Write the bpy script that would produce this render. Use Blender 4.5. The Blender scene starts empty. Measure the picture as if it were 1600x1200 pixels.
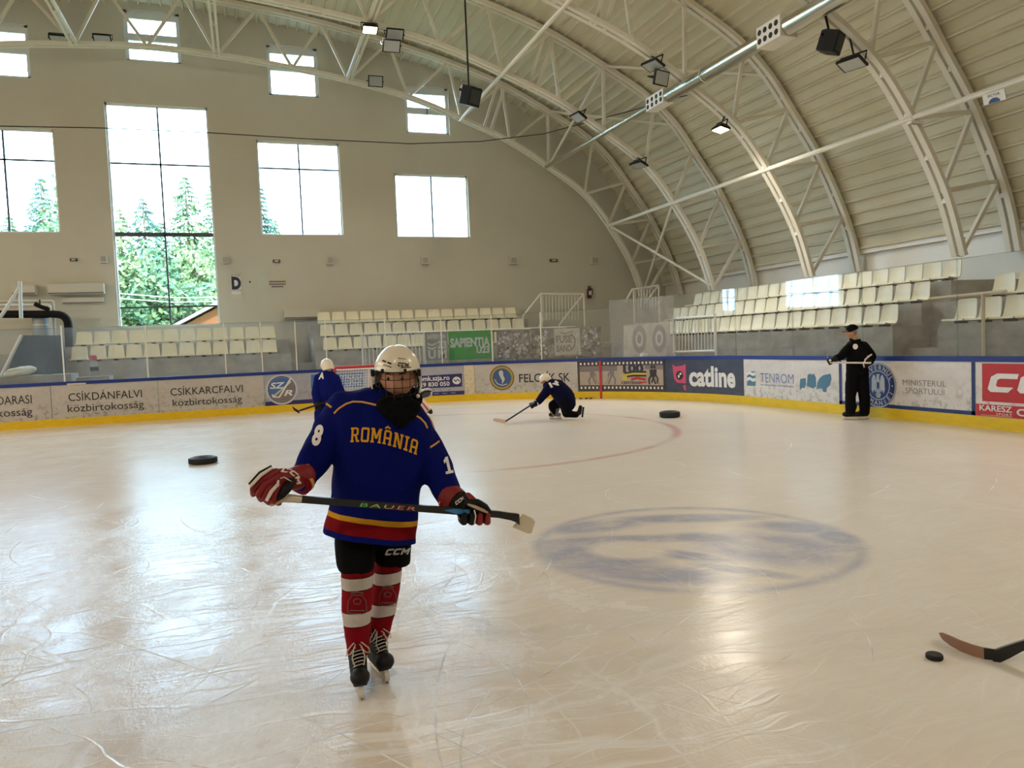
import bpy, bmesh, math, random
from mathutils import Vector, Matrix, Euler
from mathutils.bvhtree import BVHTree
from mathutils.geometry import interpolate_bezier
sc = bpy.context.scene
COL = sc.collection
PI = math.pi
# ---------------------------------------------------------------- camera
F, CH = 1196.85, 1.63                       # focal length in pixels of the 1600x1200 frame, eye height
YAW, PITCH, ROLL = 0.33094, -0.05341, -0.04123
_f = Vector((math.sin(YAW)*math.cos(PITCH), math.cos(YAW)*math.cos(PITCH), math.sin(PITCH)))
_r0 = Vector((math.cos(YAW), -math.sin(YAW), 0)); _u0 = _r0.cross(_f)
CR = math.cos(ROLL)*_r0 + math.sin(ROLL)*_u0
CU = -math.sin(ROLL)*_r0 + math.cos(ROLL)*_u0
CF = _f
CAMP = Vector((0, 0, CH))
cam = bpy.data.cameras.new('camera'); cam.sensor_width = 36; cam.lens = F/1600*36; cam.clip_end = 500
camo = bpy.data.objects.new('camera', cam); COL.objects.link(camo)
m = Matrix((( CR.x, CU.x, -CF.x, 0), (CR.y, CU.y, -CF.y, 0), (CR.z, CU.z, -CF.z, CH), (0, 0, 0, 1)))
camo.matrix_world = m
sc.camera = camo
# ---------------------------------------------------------------- light
sc.view_settings.view_transform = 'Standard'; sc.view_settings.look = 'None'
sc.view_settings.gamma = 1; sc.view_settings.use_curve_mapping = False
sc.view_settings.exposure = 0.05
w = bpy.data.worlds.new('sky'); sc.world = w; w.use_nodes = True
wn = w.node_tree; bg = wn.nodes['Background']
bg.inputs['Color'].default_value = (0.48, 0.75, 1.0, 1); bg.inputs['Strength'].default_value = 18.0
sun = bpy.data.lights.new('sun', 'SUN'); sun.energy = 7.0; sun.angle = 0.01; sun.color = (1, .93, .8)
so = bpy.data.objects.new('sun', sun); COL.objects.link(so)
so.rotation_euler = Vector((-0.55, 0.5, -0.75)).to_track_quat('-Z', 'Y').to_euler()
sc.cycles.max_bounces = 8; sc.cycles.transparent_max_bounces = 24; sc.cycles.diffuse_bounces = 4
sc.cycles.glossy_bounces = 3; sc.cycles.transmission_bounces = 4
sc.cycles.caustics_reflective = False; sc.cycles.caustics_refractive = False
sc.cycles.sample_clamp_indirect = 6
LAMPC = (1.0, 0.91, 0.78)                    # colour of the warm discharge lamps

# ---------------------------------------------------------------- pixel <-> place helpers
def ray(px, py): return CR*((px-800)/F) - CU*((py-600)/F) + CF
def onX(px, py, X): d = ray(px, py); return CAMP + d*(X/d.x)
def onY(px, py, Y): d = ray(px, py); return CAMP + d*(Y/d.y)
def onZ(px, py, Z): d = ray(px, py); return CAMP + d*((Z-CH)/d.z)
def at(px, py, depth): return CAMP + ray(px, py)*depth

# ---------------------------------------------------------------- materials
class NT:
    def __init__(s, m): s.t = m.node_tree; s.n = s.t.nodes; s.l = s.t.links
    def _set(s, sock, v):
        if v is None: return
        if hasattr(v, 'is_output'): s.l.new(v, sock)
        else:
            if isinstance(v, (tuple, list)) and len(v) == 3 and sock.type == 'RGBA': v = (*v, 1)
            sock.default_value = v
    def node(s, typ, ins=None, out=0, **kw):
        n = s.n.new(typ)
        for k, v in kw.items(): setattr(n, k, v)
        for k, v in (ins or {}).items(): s._set(n.inputs[k], v)
        return n.outputs[out]
    def math(s, op, a, b=None, c=None):
        n = s.n.new('ShaderNodeMath'); n.operation = op
        s._set(n.inputs[0], a); s._set(n.inputs[1], b)
        if c is not None: s._set(n.inputs[2], c)
        return n.outputs[0]
    def mix(s, f, a, b, blend='MIX'):
        n = s.n.new('ShaderNodeMix'); n.data_type = 'RGBA'; n.blend_type = blend
        s._set(n.inputs[0], f); s._set(n.inputs[6], a); s._set(n.inputs[7], b)
        return n.outputs[2]
    def ramp(s, f, stops, interp='LINEAR'):
        n = s.n.new('ShaderNodeValToRGB'); e = n.color_ramp.elements; n.color_ramp.interpolation = interp
        while len(e) < len(stops): e.new(0.5)
        for i, (p, c) in enumerate(stops):
            e[i].position = p
            if not isinstance(c, (tuple, list)): c = (c, c, c)
            e[i].color = (*c, 1)
        s._set(n.inputs[0], f); return n.outputs[0]
    def noise(s, scale, vec=None, detail=3, rough=.5, dist=0, out=0):
        return s.node('ShaderNodeTexNoise', {'Scale': scale, 'Vector': vec, 'Detail': detail, 'Roughness': rough, 'Distortion': dist}, out)
    def pos(s): return s.node('ShaderNodeNewGeometry')
    def obj(s): return s.node('ShaderNodeTexCoord', None, 3)
    def sep(s, v):
        n = s.n.new('ShaderNodeSeparateXYZ'); s._set(n.inputs[0], v); return n.outputs
    def mapping(s, v, scale=(1, 1, 1), loc=(0, 0, 0), rot=(0, 0, 0)):
        return s.node('ShaderNodeMapping', {'Vector': v, 'Scale': scale, 'Location': loc, 'Rotation': rot})
MATS = {}
def mat(name, col=(.8, .8, .8), rough=.6, metal=0, var=0, vscale=8, bump=0, bscale=60, emit=None, estr=0, spec=.5, var2=None, stretch=(1, 1, 1)):
    if name in MATS: return MATS[name]
    M = bpy.data.materials.new(name); M.use_nodes = True; t = NT(M); b = t.n['Principled BSDF']
    b.inputs['Base Color'].default_value = (*col, 1); b.inputs['Roughness'].default_value = rough
    b.inputs['Metallic'].default_value = metal; b.inputs['Specular IOR Level'].default_value = spec if (rough < .7 or spec != .5) else .12
    if var or var2:
        v = t.mapping(t.pos(), stretch)
        nz = t.noise(vscale, v, 4, .6)
        c2 = var2 or tuple(max(0, c*(1-var)) for c in col)
        t._set(b.inputs['Base Color'], t.mix(t.ramp(nz, [(.35, 0), (.68, 1)]), col, c2))
    if bump:
        nz = t.noise(bscale, t.pos(), 2)
        bp = t.node('ShaderNodeBump', {'Height': nz, 'Strength': bump, 'Distance': .01})
        t._set(b.inputs['Normal'], bp)
    if emit: b.inputs['Emission Color'].default_value = (*emit, 1); b.inputs['Emission Strength'].default_value = estr
    MATS[name] = M; return M
def S(r, g, b):                              # sRGB 0..255 to linear
    f = lambda c: (c/255/12.92) if c/255 <= .04045 else ((c/255+.055)/1.055)**2.4
    return (f(r), f(g), f(b))

def glass_mat(name, tint=(.93, .97, .98), haze=.0, gloss=.10, hazecol=(.75, .75, .72), scratch=0):
    M = bpy.data.materials.new(name); M.use_nodes = True; t = NT(M); t.n.remove(t.n['Principled BSDF'])
    tr = t.node('ShaderNodeBsdfTransparent', {'Color': tint})
    gl = t.node('ShaderNodeBsdfGlossy', {'Color': (1, 1, 1), 'Roughness': .03})
    fc = t.node('ShaderNodeLayerWeight', {'Blend': .5}, 1)
    f = t.math('ADD', t.math('MULTIPLY', t.math('POWER', fc, 4.0), .55), gloss)
    a = t.node('ShaderNodeMixShader', {0: f, 1: tr, 2: gl})
    if haze:
        df = t.node('ShaderNodeBsdfDiffuse', {'Color': hazecol})
        tl = t.node('ShaderNodeBsdfTranslucent', {'Color': hazecol})
        hz = t.node('ShaderNodeMixShader', {0: .5, 1: df, 2: tl})
        hf = haze
        if scratch:
            nz = t.noise(1.6, t.mapping(t.pos(), (1, 1, .6)), 6, .7)
            hf = t.math('ADD', haze, t.math('MULTIPLY', t.ramp(nz, [(.5, 0), (.8, 1)]), scratch))
        a = t.node('ShaderNodeMixShader', {0: hf, 1: a, 2: hz})
    t._set(t.n['Material Output'].inputs[0], a)
    MATS[name] = M; return M

# ---------------------------------------------------------------- mesh builder
class MB:
    def __init__(s): s.v = []; s.f = []
    def add(s, vs, fs):
        n = len(s.v); s.v += [Vector(p) for p in vs]; s.f += [tuple(i+n for i in f) for f in fs]; return s
    def box(s, c, size, M=None):
        c = Vector(c); hx, hy, hz = [q/2 for q in size]
        p = [Vector((x*hx, y*hy, z*hz)) for z in (-1, 1) for y in (-1, 1) for x in (-1, 1)]
        if M is not None: p = [M @ q for q in p]
        return s.add([q+c for q in p], [(0, 2, 3, 1), (4, 5, 7, 6), (0, 1, 5, 4), (2, 6, 7, 3), (0, 4, 6, 2), (1, 3, 7, 5)])
    def beam(s, a, b, wx, wy, up=(0, 0, 1)):
        a, b = Vector(a), Vector(b); d = b-a; L = d.length
        if L < 1e-6: return s
        z = d/L; x = Vector(up).cross(z)
        if x.length < 1e-4: x = Vector((1, 0, 0)).cross(z)
        x.normalize(); y = z.cross(x)
        M = Matrix((x, y, z)).transposed()
        return s.box((a+b)/2, (wx, wy, L), M)
    def rings(s, R, closed=True, cap=True, loop=False):
        n = len(R[0]); base = len(s.v)
        for r in R: s.v += [Vector(p) for p in r]
        m_ = len(R)
        for i in range(m_-1 + (1 if loop else 0)):
            for j in range(n if closed else n-1):
                a = base+i*n+j; b_ = base+i*n+(j+1) % n; c = base+((i+1) % m_)*n+(j+1) % n; d = base+((i+1) % m_)*n+j
                s.f.append((a, b_, c, d))
        if cap and closed and not loop:
            s.f.append(tuple(base+j for j in reversed(range(n)))); s.f.append(tuple(base+(m_-1)*n+j for j in range(n)))
        return s
    def tube(s, pts, r, seg=8, cap=True, loop=False):
        pts = [Vector(p) for p in pts]; n = len(pts)
        rr = r if isinstance(r, (list, tuple)) else [r]*n
        R = []; prev = None
        for i, p in enumerate(pts):
            a = pts[(i-1) % n] if (loop or i > 0) else p; b = pts[(i+1) % n] if (loop or i < n-1) else p
            t = (b-a)
            if t.length < 1e-9: t = Vector((0, 0, 1))
            t.normalize()
            if prev is None:
                x = t.orthogonal().normalized()
            else:
                x = prev - t*prev.dot(t)
                x = x.normalized() if x.length > 1e-6 else t.orthogonal().normalized()
            prev = x; y = t.cross(x)
            R.append([p + (x*math.cos(k*2*PI/seg) + y*math.sin(k*2*PI/seg))*rr[i] for k in range(seg)])
        return s.rings(R, True, cap, loop)
    def lathe(s, prof, c=(0, 0, 0), seg=16, axis=None):
        c = Vector(c); R = []
        for r, z in prof: R.append([Vector((r*math.cos(k*2*PI/seg), r*math.sin(k*2*PI/seg), z)) for k in range(seg)])
        if axis is not None:
            q = Vector((0, 0, 1)).rotation_difference(Vector(axis)).to_matrix(); R = [[q @ p for p in r] for r in R]
        return s.rings([[p+c for p in r] for r in R])
    def sphere(s, c, r, seg=12, rg=8, M=None):
        if not isinstance(r, (tuple, list)): r = (r, r, r)
        c = Vector(c); R = []
        for i in range(rg+1):
            a = -PI/2+PI*i/rg; a = max(-PI/2+.02, min(PI/2-.02, a))
            ring = [Vector((r[0]*math.cos(a)*math.cos(k*2*PI/seg), r[1]*math.cos(a)*math.sin(k*2*PI/seg), r[2]*math.sin(a))) for k in range(seg)]
            if M is not None: ring = [M @ p for p in ring]
            R.append([p+c for p in ring])
        return s.rings(R)
    def capsule(s, a, ra, b, rb, seg=12):
        a, b = Vector(a), Vector(b); d = b-a; L = d.length; 
        if L < 1e-6: return s.sphere(a, ra)
        z = d/L; x = z.orthogonal().normalized(); y = z.cross(x); R = []
        prof = [(math.cos(t)*ra, -math.sin(t)*ra) for t in (1.5, 1.0, .5)] + [(ra, 0), (rb, L)] + [(math.cos(t)*rb, L+math.sin(t)*rb) for t in (.5, 1.0, 1.5)]
        for r, h in prof: R.append([a+z*h+(x*math.cos(k*2*PI/seg)+y*math.sin(k*2*PI/seg))*r for k in range(seg)])
        return s.rings(R)
    def prism(s, poly, fn0, fn1):
        n = len(poly); A = [fn0(*p) for p in poly]; B = [fn1(*p) for p in poly]
        return s.add(A+B, [tuple(reversed(range(n))), tuple(range(n, 2*n))]+[(i, (i+1) % n, n+(i+1) % n, n+i) for i in range(n)])
    def xf(s, M): s.v = [M @ p for p in s.v]; return s
    def mesh(s, name='m'):
        me = bpy.data.meshes.new(name); me.from_pydata([tuple(p) for p in s.v], [], s.f); me.validate(); me.update(); return me
    def build(s, name, m, parent=None, smooth=False, bevel=0):
        me = s.mesh(name)
        if bevel:
            bm = bmesh.new(); bm.from_mesh(me); bmesh.ops.recalc_face_normals(bm, faces=bm.faces)
            bmesh.ops.bevel(bm, geom=bm.edges, offset=bevel, segments=2, affect='EDGES', clamp_overlap=True); bm.to_mesh(me); bm.free()
        return link(name, me, m, parent, smooth)
def recalc(me):
    bm = bmesh.new(); bm.from_mesh(me); bmesh.ops.recalc_face_normals(bm, faces=bm.faces); bm.to_mesh(me); bm.free()
def link(name, me, m, parent=None, smooth=False):
    if smooth is not None: recalc(me)
    if smooth:
        for p in me.polygons: p.use_smooth = True
        try: me.set_sharp_from_angle(angle=math.radians(50 if smooth is True else smooth))
        except Exception: pass
    o = bpy.data.objects.new(name, me); me.name = name
    if m is not None:
        for q in (m if isinstance(m, (list, tuple)) else [m]): me.materials.append(q)
    COL.objects.link(o)
    if parent is not None:
        o.parent = parent
        L = parent; off = Vector((0, 0, 0))
        while L is not None: off += L.location; L = L.parent
        if parent.get('_world'): me.transform(Matrix.Translation(-off)); o['_world'] = 1
    return o
def tag(o, label, cat, group=None, kind=None):
    if label: o['label'] = label
    if cat: o['category'] = cat
    if group: o['group'] = group
    if kind: o['kind'] = kind
    return o
def thing(name, label, cat, loc=(0, 0, 0), rotz=0, group=None, world=False, kind=None):
    o = bpy.data.objects.new(name, None); COL.objects.link(o); o.empty_display_size = .1
    o.location = loc; o.rotation_euler = (0, 0, rotz)
    if world: o['_world'] = 1               # parts are given in hall coordinates
    return tag(o, label, cat, group, kind)
def struct(o, kind='structure'): o['kind'] = kind; return o
def kids(o): return [c for c in ALLKIDS.get(o.name, [])]
def dup(root, loc=None, rot=None, label=None, group=None):
    r = root.copy(); COL.objects.link(r)
    if loc is not None: r.location = loc
    if rot is not None: r.rotation_euler = rot
    if label: r['label'] = label
    if group: r['group'] = group
    for ch in list(root.children):
        c = ch.copy(); COL.objects.link(c); c.parent = r
        for g in list(ch.children):
            d = g.copy(); COL.objects.link(d); d.parent = c
    return r
ORD = ['', 'first', 'second', 'third', 'fourth', 'fifth', 'sixth', 'seventh', 'eighth', 'ninth', 'tenth', 'eleventh', 'twelfth', 'thirteenth', 'fourteenth', 'fifteenth', 'sixteenth', 'seventeenth', 'eighteenth', 'nineteenth', 'twentieth', 'twenty-first', 'twenty-second', 'twenty-third', 'twenty-fourth', 'twenty-fifth', 'twenty-sixth', 'twenty-seventh', 'twenty-eighth', 'twenty-ninth', 'thirtieth']
# ---------------------------------------------------------------- lettering
_TC = {}
def text2d(txt, bold=0, shear=0, spacing=1):
    k = (txt, bold, shear, spacing)
    if k not in _TC:
        cu = bpy.data.curves.new('t', 'FONT'); cu.body = txt; cu.size = 1; cu.offset = bold; cu.shear = shear; cu.space_character = spacing
        cu.resolution_u = 3; cu.fill_mode = 'BOTH' if hasattr(cu, 'fill_mode') else 'FRONT'
        o = bpy.data.objects.new('t', cu); me = o.to_mesh()
        _TC[k] = ([(v.co.x, v.co.y) for v in me.vertices], [tuple(p.vertices) for p in me.polygons])
        o.to_mesh_clear(); bpy.data.objects.remove(o); bpy.data.curves.remove(cu)
    return _TC[k]
def flat2d(polys):                           # filled 2-D polygons -> verts, faces
    vs = []; fs = []
    for p in polys: n = len(vs); vs += p; fs.append(tuple(range(n, n+len(p))))
    return vs, fs
def fit(vf, u0, v0, u1, v1, caps=None):
    vs, fs = vf
    xs = [p[0] for p in vs]; ys = [p[1] for p in vs]
    ax, bx, ay, by = min(xs), max(xs), min(ys), max(ys)
    if caps: ay, by = caps
    return [(u0+(x-ax)/(bx-ax)*(u1-u0), v0+(y-ay)/(by-ay)*(v1-v0)) for x, y in vs], fs
def refine(vf, L):                           # cut long edges so that a flat shape can follow a curved surface
    vs, fs = vf
    bm = bmesh.new(); bv = [bm.verts.new((x, y, 0)) for x, y in vs]
    for f in fs:
        try: bm.faces.new([bv[i] for i in f])
        except ValueError: pass
    bm.normal_update(); bmesh.ops.triangulate(bm, faces=bm.faces)
    for _ in range(5):
        ed = [e for e in bm.edges if e.calc_length() > L]
        if not ed: break
        bmesh.ops.subdivide_edges(bm, edges=ed, cuts=1); bmesh.ops.triangulate(bm, faces=[f for f in bm.faces if len(f.verts) > 3])
    bm.verts.index_update()
    r = ([(v.co.x, v.co.y) for v in bm.verts], [tuple(v.index for v in f.verts) for f in bm.faces]); bm.free(); return r
def ell(cx, cy, rx, ry, n=28, a0=0, a1=2*PI): return [(cx+rx*math.cos(a0+(a1-a0)*i/n), cy+ry*math.sin(a0+(a1-a0)*i/n)) for i in range(n)]
def annulus(cx, cy, r0x, r0y, r1x, r1y, n=36):
    vs = ell(cx, cy, r0x, r0y, n)+ell(cx, cy, r1x, r1y, n)
    return vs, [(i, (i+1) % n, n+(i+1) % n, n+i) for i in range(n)]
def merge(*vfs):
    V = []; Fs = []
    for vs, fs in vfs: n = len(V); V += list(vs); Fs += [tuple(i+n for i in f) for f in fs]
    return V, Fs
def band2d(pts, wd):
    vs = []
    for i, p in enumerate(pts):
        a = pts[max(0, i-1)]; b = pts[min(len(pts)-1, i+1)]; dx, dy = b[0]-a[0], b[1]-a[1]; L = math.hypot(dx, dy) or 1
        vs += [(p[0]-dy/L*wd/2, p[1]+dx/L*wd/2), (p[0]+dy/L*wd/2, p[1]-dx/L*wd/2)]
    return vs, [(2*i, 2*i+1, 2*i+3, 2*i+2) for i in range(len(pts)-1)]
def remesh(mb, name, m, parent, voxel, smooth=6, wr=0, wscale=9, cut=None, seed=0):
    me = mb.mesh(name); recalc(me)
    o = bpy.data.objects.new(name, me); COL.objects.link(o)
    r = o.modifiers.new('r', 'REMESH'); r.mode = 'VOXEL'; r.voxel_size = voxel
    if smooth: s_ = o.modifiers.new('s', 'SMOOTH'); s_.factor = .5; s_.iterations = smooth
    dg = bpy.context.evaluated_depsgraph_get(); me2 = bpy.data.meshes.new_from_object(o.evaluated_get(dg))
    bpy.data.objects.remove(o); bpy.data.meshes.remove(me)
    if wr:
        from mathutils import noise as NZ
        nrm = [v.normal.copy() for v in me2.vertices]
        for v, n in zip(me2.vertices, nrm):
            q = v.co*wscale
            v.co += n*wr*(NZ.noise(Vector((q.x+seed, q.y, q.z*.55)))+.5*NZ.noise(Vector((q.x*2.1, q.y*2.1+seed, q.z*1.3))))
    if cut:
        bm = bmesh.new(); bm.from_mesh(me2); co, no = cut
        bmesh.ops.bisect_plane(bm, geom=bm.verts[:]+bm.edges[:]+bm.faces[:], plane_co=co, plane_no=no, clear_outer=True); bm.to_mesh(me2); bm.free()
    for p in me2.polygons: p.use_smooth = True
    return link(name, me2, m, parent, None)
# ================================================================ THE SETTING
XC = -2.37                                   # the hall's long axis
YW, YB = 27.8, -19.0                         # window gable, gable behind the photographer
def spline(P, n=8):
    out = []
    for i in range(len(P)-1):
        p0 = P[max(0, i-1)]; p1 = P[i]; p2 = P[i+1]; p3 = P[min(len(P)-1, i+2)]
        if i == 0: p0 = (-P[1][0], P[1][1])
        for k in range(n):
            t = k/n; f = lambda a, b, c, d: .5*((2*b)+(c-a)*t+(2*a-5*b+4*c-d)*t*t+(3*b-a-3*c+d)*t**3)
            out.append((f(p0[0], p1[0], p2[0], p3[0]), f(p0[1], p1[1], p2[1], p3[1])))
    out.append(P[-1]); return out
INN = [(0, 11.22), (2, 11.12), (3.6, 10.98), (5.9, 10.67), (8.15, 10.2), (10.24, 9.47), (11.8, 8.83), (13.27, 7.98), (14.62, 7.05), (15.57, 5.93), (16.46, 4.47), (16.95, 3.1)]
OUT = [(0, 12.95), (3.3, 12.7), (5.3, 12.42), (7.5, 12.0), (9.57, 11.5), (11.46, 10.88), (13.25, 10.02), (14.74, 9.2), (15.7, 8.38), (16.5, 7.35), (17.33, 6.2), (18.2, 4.5), (18.57, 3.2)]
def mirror(P): return [(-x, z) for x, z in reversed(P[1:])]+P
INNC = mirror(spline(INN)); OUTC = mirror(spline(OUT))
def offset(P, d):
    o = []
    for i in range(len(P)):
        a, b = P[max(0, i-1)], P[min(len(P)-1, i+1)]; dx, dz = b[0]-a[0], b[1]-a[1]; L = math.hypot(dx, dz)
        o.append((P[i][0]-dz/L*d, P[i][1]+dx/L*d))
    return o
def resample(P, step):
    out = [P[0]]; acc = 0
    for a, b in zip(P, P[1:]):
        L = math.hypot(b[0]-a[0], b[1]-a[1]); t = step-acc
        while t <= L: out.append((a[0]+(b[0]-a[0])*t/L, a[1]+(b[1]-a[1])*t/L)); t += step
        acc = L-(t-step)
    return out
def zat(P, x):
    x = abs(x)
    for a, b in zip(P, P[1:]):
        if a[0] <= x <= b[0]: return a[1]+(b[1]-a[1])*(x-a[0])/(b[0]-a[0]+1e-9)
    return P[-1][1]
# ---- materials of the hall
m_wall = mat('plaster', S(206, 200, 182), .9, var=.05, vscale=.7, bump=.15, bscale=25)
m_roof = mat('roof_sheet', S(214, 207, 180), .55, var=.06, vscale=.5)
m_steel = mat('painted_steel', S(228, 222, 204), .5, var=.04, vscale=2)
m_duct = mat('bright_duct', S(200, 198, 185), .22, metal=.9, bump=.1, bscale=8)
m_white = mat('white_paint', S(232, 228, 215), .45)
m_frame = mat('window_frame', S(225, 226, 222), .5)
m_mull = mat('grey_mullion', S(70, 74, 84), .5)
m_black = mat('black_plastic', (.009, .009, .010), .5, spec=.25)
m_conc = mat('concrete', S(178, 170, 160), .85, var=.3, vscale=2.2, bump=.3, bscale=12, stretch=(1, 1, 1.6))
m_seat = mat('seat_plastic', S(236, 226, 196), .38, var=.03, vscale=3)
m_blue = mat('blue_rail', S(18, 48, 128), .4, var=.12, vscale=6)
m_yellow = mat('yellow_kick', S(232, 192, 8), .5, var=.12, vscale=5, stretch=(1, 1, 3))
m_red = mat('red_paint', S(190, 20, 28), .4)
m_pane = glass_mat('window_glass', (.97, .985, 1), 0, .02)
m_glass = glass_mat('rink_glass', (.93, .95, .95), .035, .035, (.62, .62, .6), .10)
m_hazy = glass_mat('scuffed_glass', (.9, .92, .93), .22, .03, (.62, .61, .6), .25)
m_clear = glass_mat('clear_plastic', (.85, .9, .9), .05, .05)

# ---- ice
def ice_material():
    M = bpy.data.materials.new('ice'); M.use_nodes = True; t = NT(M); b = t.n['Principled BSDF']
    P = t.pos(); x, y, z = t.sep(P)
    warp = t.noise(.9, P, 3, .5, out=1)
    Pw = t.node('ShaderNodeVectorMath', {0: P, 1: t.node('ShaderNodeVectorMath', {0: warp, 1: (.55, .55, 0)}, operation='MULTIPLY')}, operation='ADD')
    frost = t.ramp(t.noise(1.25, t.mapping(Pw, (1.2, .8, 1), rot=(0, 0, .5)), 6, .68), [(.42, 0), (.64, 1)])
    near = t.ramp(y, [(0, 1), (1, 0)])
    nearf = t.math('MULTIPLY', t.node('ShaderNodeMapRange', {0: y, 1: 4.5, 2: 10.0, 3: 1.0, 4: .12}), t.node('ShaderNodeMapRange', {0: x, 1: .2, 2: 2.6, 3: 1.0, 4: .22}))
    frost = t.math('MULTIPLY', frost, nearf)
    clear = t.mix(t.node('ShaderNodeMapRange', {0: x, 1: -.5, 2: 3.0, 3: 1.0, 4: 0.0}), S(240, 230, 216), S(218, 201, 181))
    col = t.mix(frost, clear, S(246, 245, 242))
    blot = t.ramp(t.noise(.5, P, 4, .6), [(.35, 0), (.7, 1)])
    col = t.mix(t.math('MULTIPLY', blot, .22), col, S(216, 202, 184))
    # skate scratches: thin contour lines of stretched noise, several directions
    sc_all = None
    for k, (rot, sx, sy, th, lo) in enumerate(((.25, .16, 2.6, .010, .46), (-.35, .13, 2.2, .010, .47), (.95, .14, 2.2, .009, .49), (-1.1, .12, 1.9, .009, .5), (.05, .2, 4.5, .012, .43), (1.6, .12, 1.6, .008, .5), (-.12, .25, 6.5, .014, .43))):
        v = t.mapping(Pw, (1, 1, 1), (k*3.7, k*1.9, 0), (0, 0, rot)); v = t.mapping(v, (sx, sy, 1))
        nz = t.node('ShaderNodeTexNoise', {'Vector': v, 'Scale': 1.0, 'Detail': 1.0, 'Roughness': .4})
        dd = t.math('ABSOLUTE', t.math('SUBTRACT', nz, .5))
        ln = t.ramp(dd, [(0, 1), (th, 0)])
        msk = t.ramp(t.noise(.55, t.mapping(P, loc=(k*2.3, 5, 0)), 3), [(lo-.02, 0), (lo+.08, 1)])
        ln = t.math('MULTIPLY', ln, msk)
        sc_all = ln if sc_all is None else t.math('MAXIMUM', sc_all, ln)
    sc_all = t.math('MULTIPLY', sc_all, t.math('MULTIPLY', t.node('ShaderNodeMapRange', {0: y, 1: 3.0, 2: 12.0, 3: 1.0, 4: .2}), t.node('ShaderNodeMapRange', {0: x, 1: .3, 2: 3.0, 3: 1.0, 4: .35})))
    grain = t.noise(34, t.mapping(P, (1, .6, 1)), 3, .7)
    streak = t.noise(7, t.mapping(Pw, (.35, 2.6, 1), rot=(0, 0, -.15)), 5, .7)
    col = t.mix(t.math('MULTIPLY', sc_all, .85), col, S(250, 248, 244))
    col = t.mix(t.math('MULTIPLY', t.ramp(grain, [(.52, 0), (.72, 1)]), t.math('MULTIPLY', frost, .45)), col, S(198, 190, 182))
    col = t.mix(t.math('MULTIPLY', t.ramp(streak, [(.42, 0), (.8, 1)]), .22), col, S(208, 192, 170))
    # worn blue advertising roundel near centre
    cx, cy, R = 3.25, 5.22, 1.27
    dx = t.math('SUBTRACT', x, cx); dy = t.math('SUBTRACT', y, cy)
    rr = t.math('DIVIDE', t.math('SQRT', t.math('ADD', t.math('MULTIPLY', dx, dx), t.math('MULTIPLY', dy, dy))), R)
    u = t.math('DIVIDE', t.math('SUBTRACT', t.math('MULTIPLY', dx, .946), t.math('MULTIPLY', dy, .325)), R)
    v = t.math('DIVIDE', t.math('ADD', t.math('MULTIPLY', dx, .325), t.math('MULTIPLY', dy, .946)), R)
    wear = t.noise(2.6, Pw, 6, .7)
    disc = t.node('ShaderNodeMapRange', {0: rr, 1: .97, 2: 1.05, 3: 1, 4: 0})
    ring = t.math('MULTIPLY', t.ramp(rr, [(.88, 0), (.95, 1)]), disc)
    def blob(px, py, ax, ay, rot, soft=.35):
        c, s_ = math.cos(rot), math.sin(rot)
        U = t.math('SUBTRACT', u, px); V = t.math('SUBTRACT', v, py)
        a = t.math('DIVIDE', t.math('ADD', t.math('MULTIPLY', U, c), t.math('MULTIPLY', V, s_)), ax)
        bb = t.math('DIVIDE', t.math('SUBTRACT', t.math('MULTIPLY', V, c), t.math('MULTIPLY', U, s_)), ay)
        q = t.math('SQRT', t.math('ADD', t.math('MULTIPLY', a, a), t.math('MULTIPLY', bb, bb)))
        return t.node('ShaderNodeMapRange', {0: q, 1: 1-soft, 2: 1+soft, 3: 1, 4: 0})
    ink = None
    for a in ((-.62, -.2, .36, .42, .2), (-.45, .12, .55, .1, -.05), (-.35, -.62, .4, .16, -.35), (.42, -.2, .42, .34, -.5), (.12, .08, .3, .12, -.2), (.72, -.28, .3, .1, .05), (-.1, -.3, .28, .09, -.6), (.12, -.62, .26, .07, -.6), (.1, .62, .5, .12, -.1), (-.55, .5, .36, .16, .25), (.75, .25, .3, .16, -.3), (.9, -.05, .14, .2, 0)):
        bl = blob(*a); ink = bl if ink is None else t.math('MAXIMUM', ink, bl)
    hole = blob(-.42, -.12, .24, .2, -.35, .2)
    ink = t.math('MULTIPLY', ink, t.math('SUBTRACT', 1.0, hole))
    ink = t.math('MULTIPLY', t.math('MAXIMUM', ink, t.math('MULTIPLY', ring, .7)), disc)
    ink = t.math('MULTIPLY', ink, t.ramp(wear, [(.28, .25), (.55, 1)]))
    col = t.mix(t.math('MULTIPLY', ink, .6), col, S(126, 138, 180))
    # faded red face-off circle
    dx = t.math('SUBTRACT', x, 3.28); dy = t.math('SUBTRACT', y, 13.5)
    d = t.math('ABSOLUTE', t.math('SUBTRACT', t.math('SQRT', t.math('ADD', t.math('MULTIPLY', dx, dx), t.math('MULTIPLY', dy, dy))), 4.15))
    ln = t.math('MULTIPLY', t.node('ShaderNodeMapRange', {0: d, 1: .03, 2: .12, 3: 1, 4: 0}), t.ramp(t.noise(.55, t.mapping(P, loc=(3.3, 1, 0)), 3), [(.4, .12), (.6, 1)]))
    ln = t.math('MULTIPLY', ln, t.node('ShaderNodeMapRange', {0: x, 1: 1.0, 2: 3.5, 3: .1, 4: 1}))
    col = t.mix(t.math('MULTIPLY', ln, .5), col, S(205, 120, 116))
    # goal line
    gl = t.math('LESS_THAN', t.math('ABSOLUTE', t.math('SUBTRACT', y, 19.2)), .04)
    col = t.mix(t.math('MULTIPLY', gl, .35), col, S(205, 110, 106))
    t._set(b.inputs['Base Color'], col)
    rough = t.math('ADD', t.math('MULTIPLY', frost, .22), t.math('ADD', .15, t.math('MULTIPLY', streak, .10)))
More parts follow.
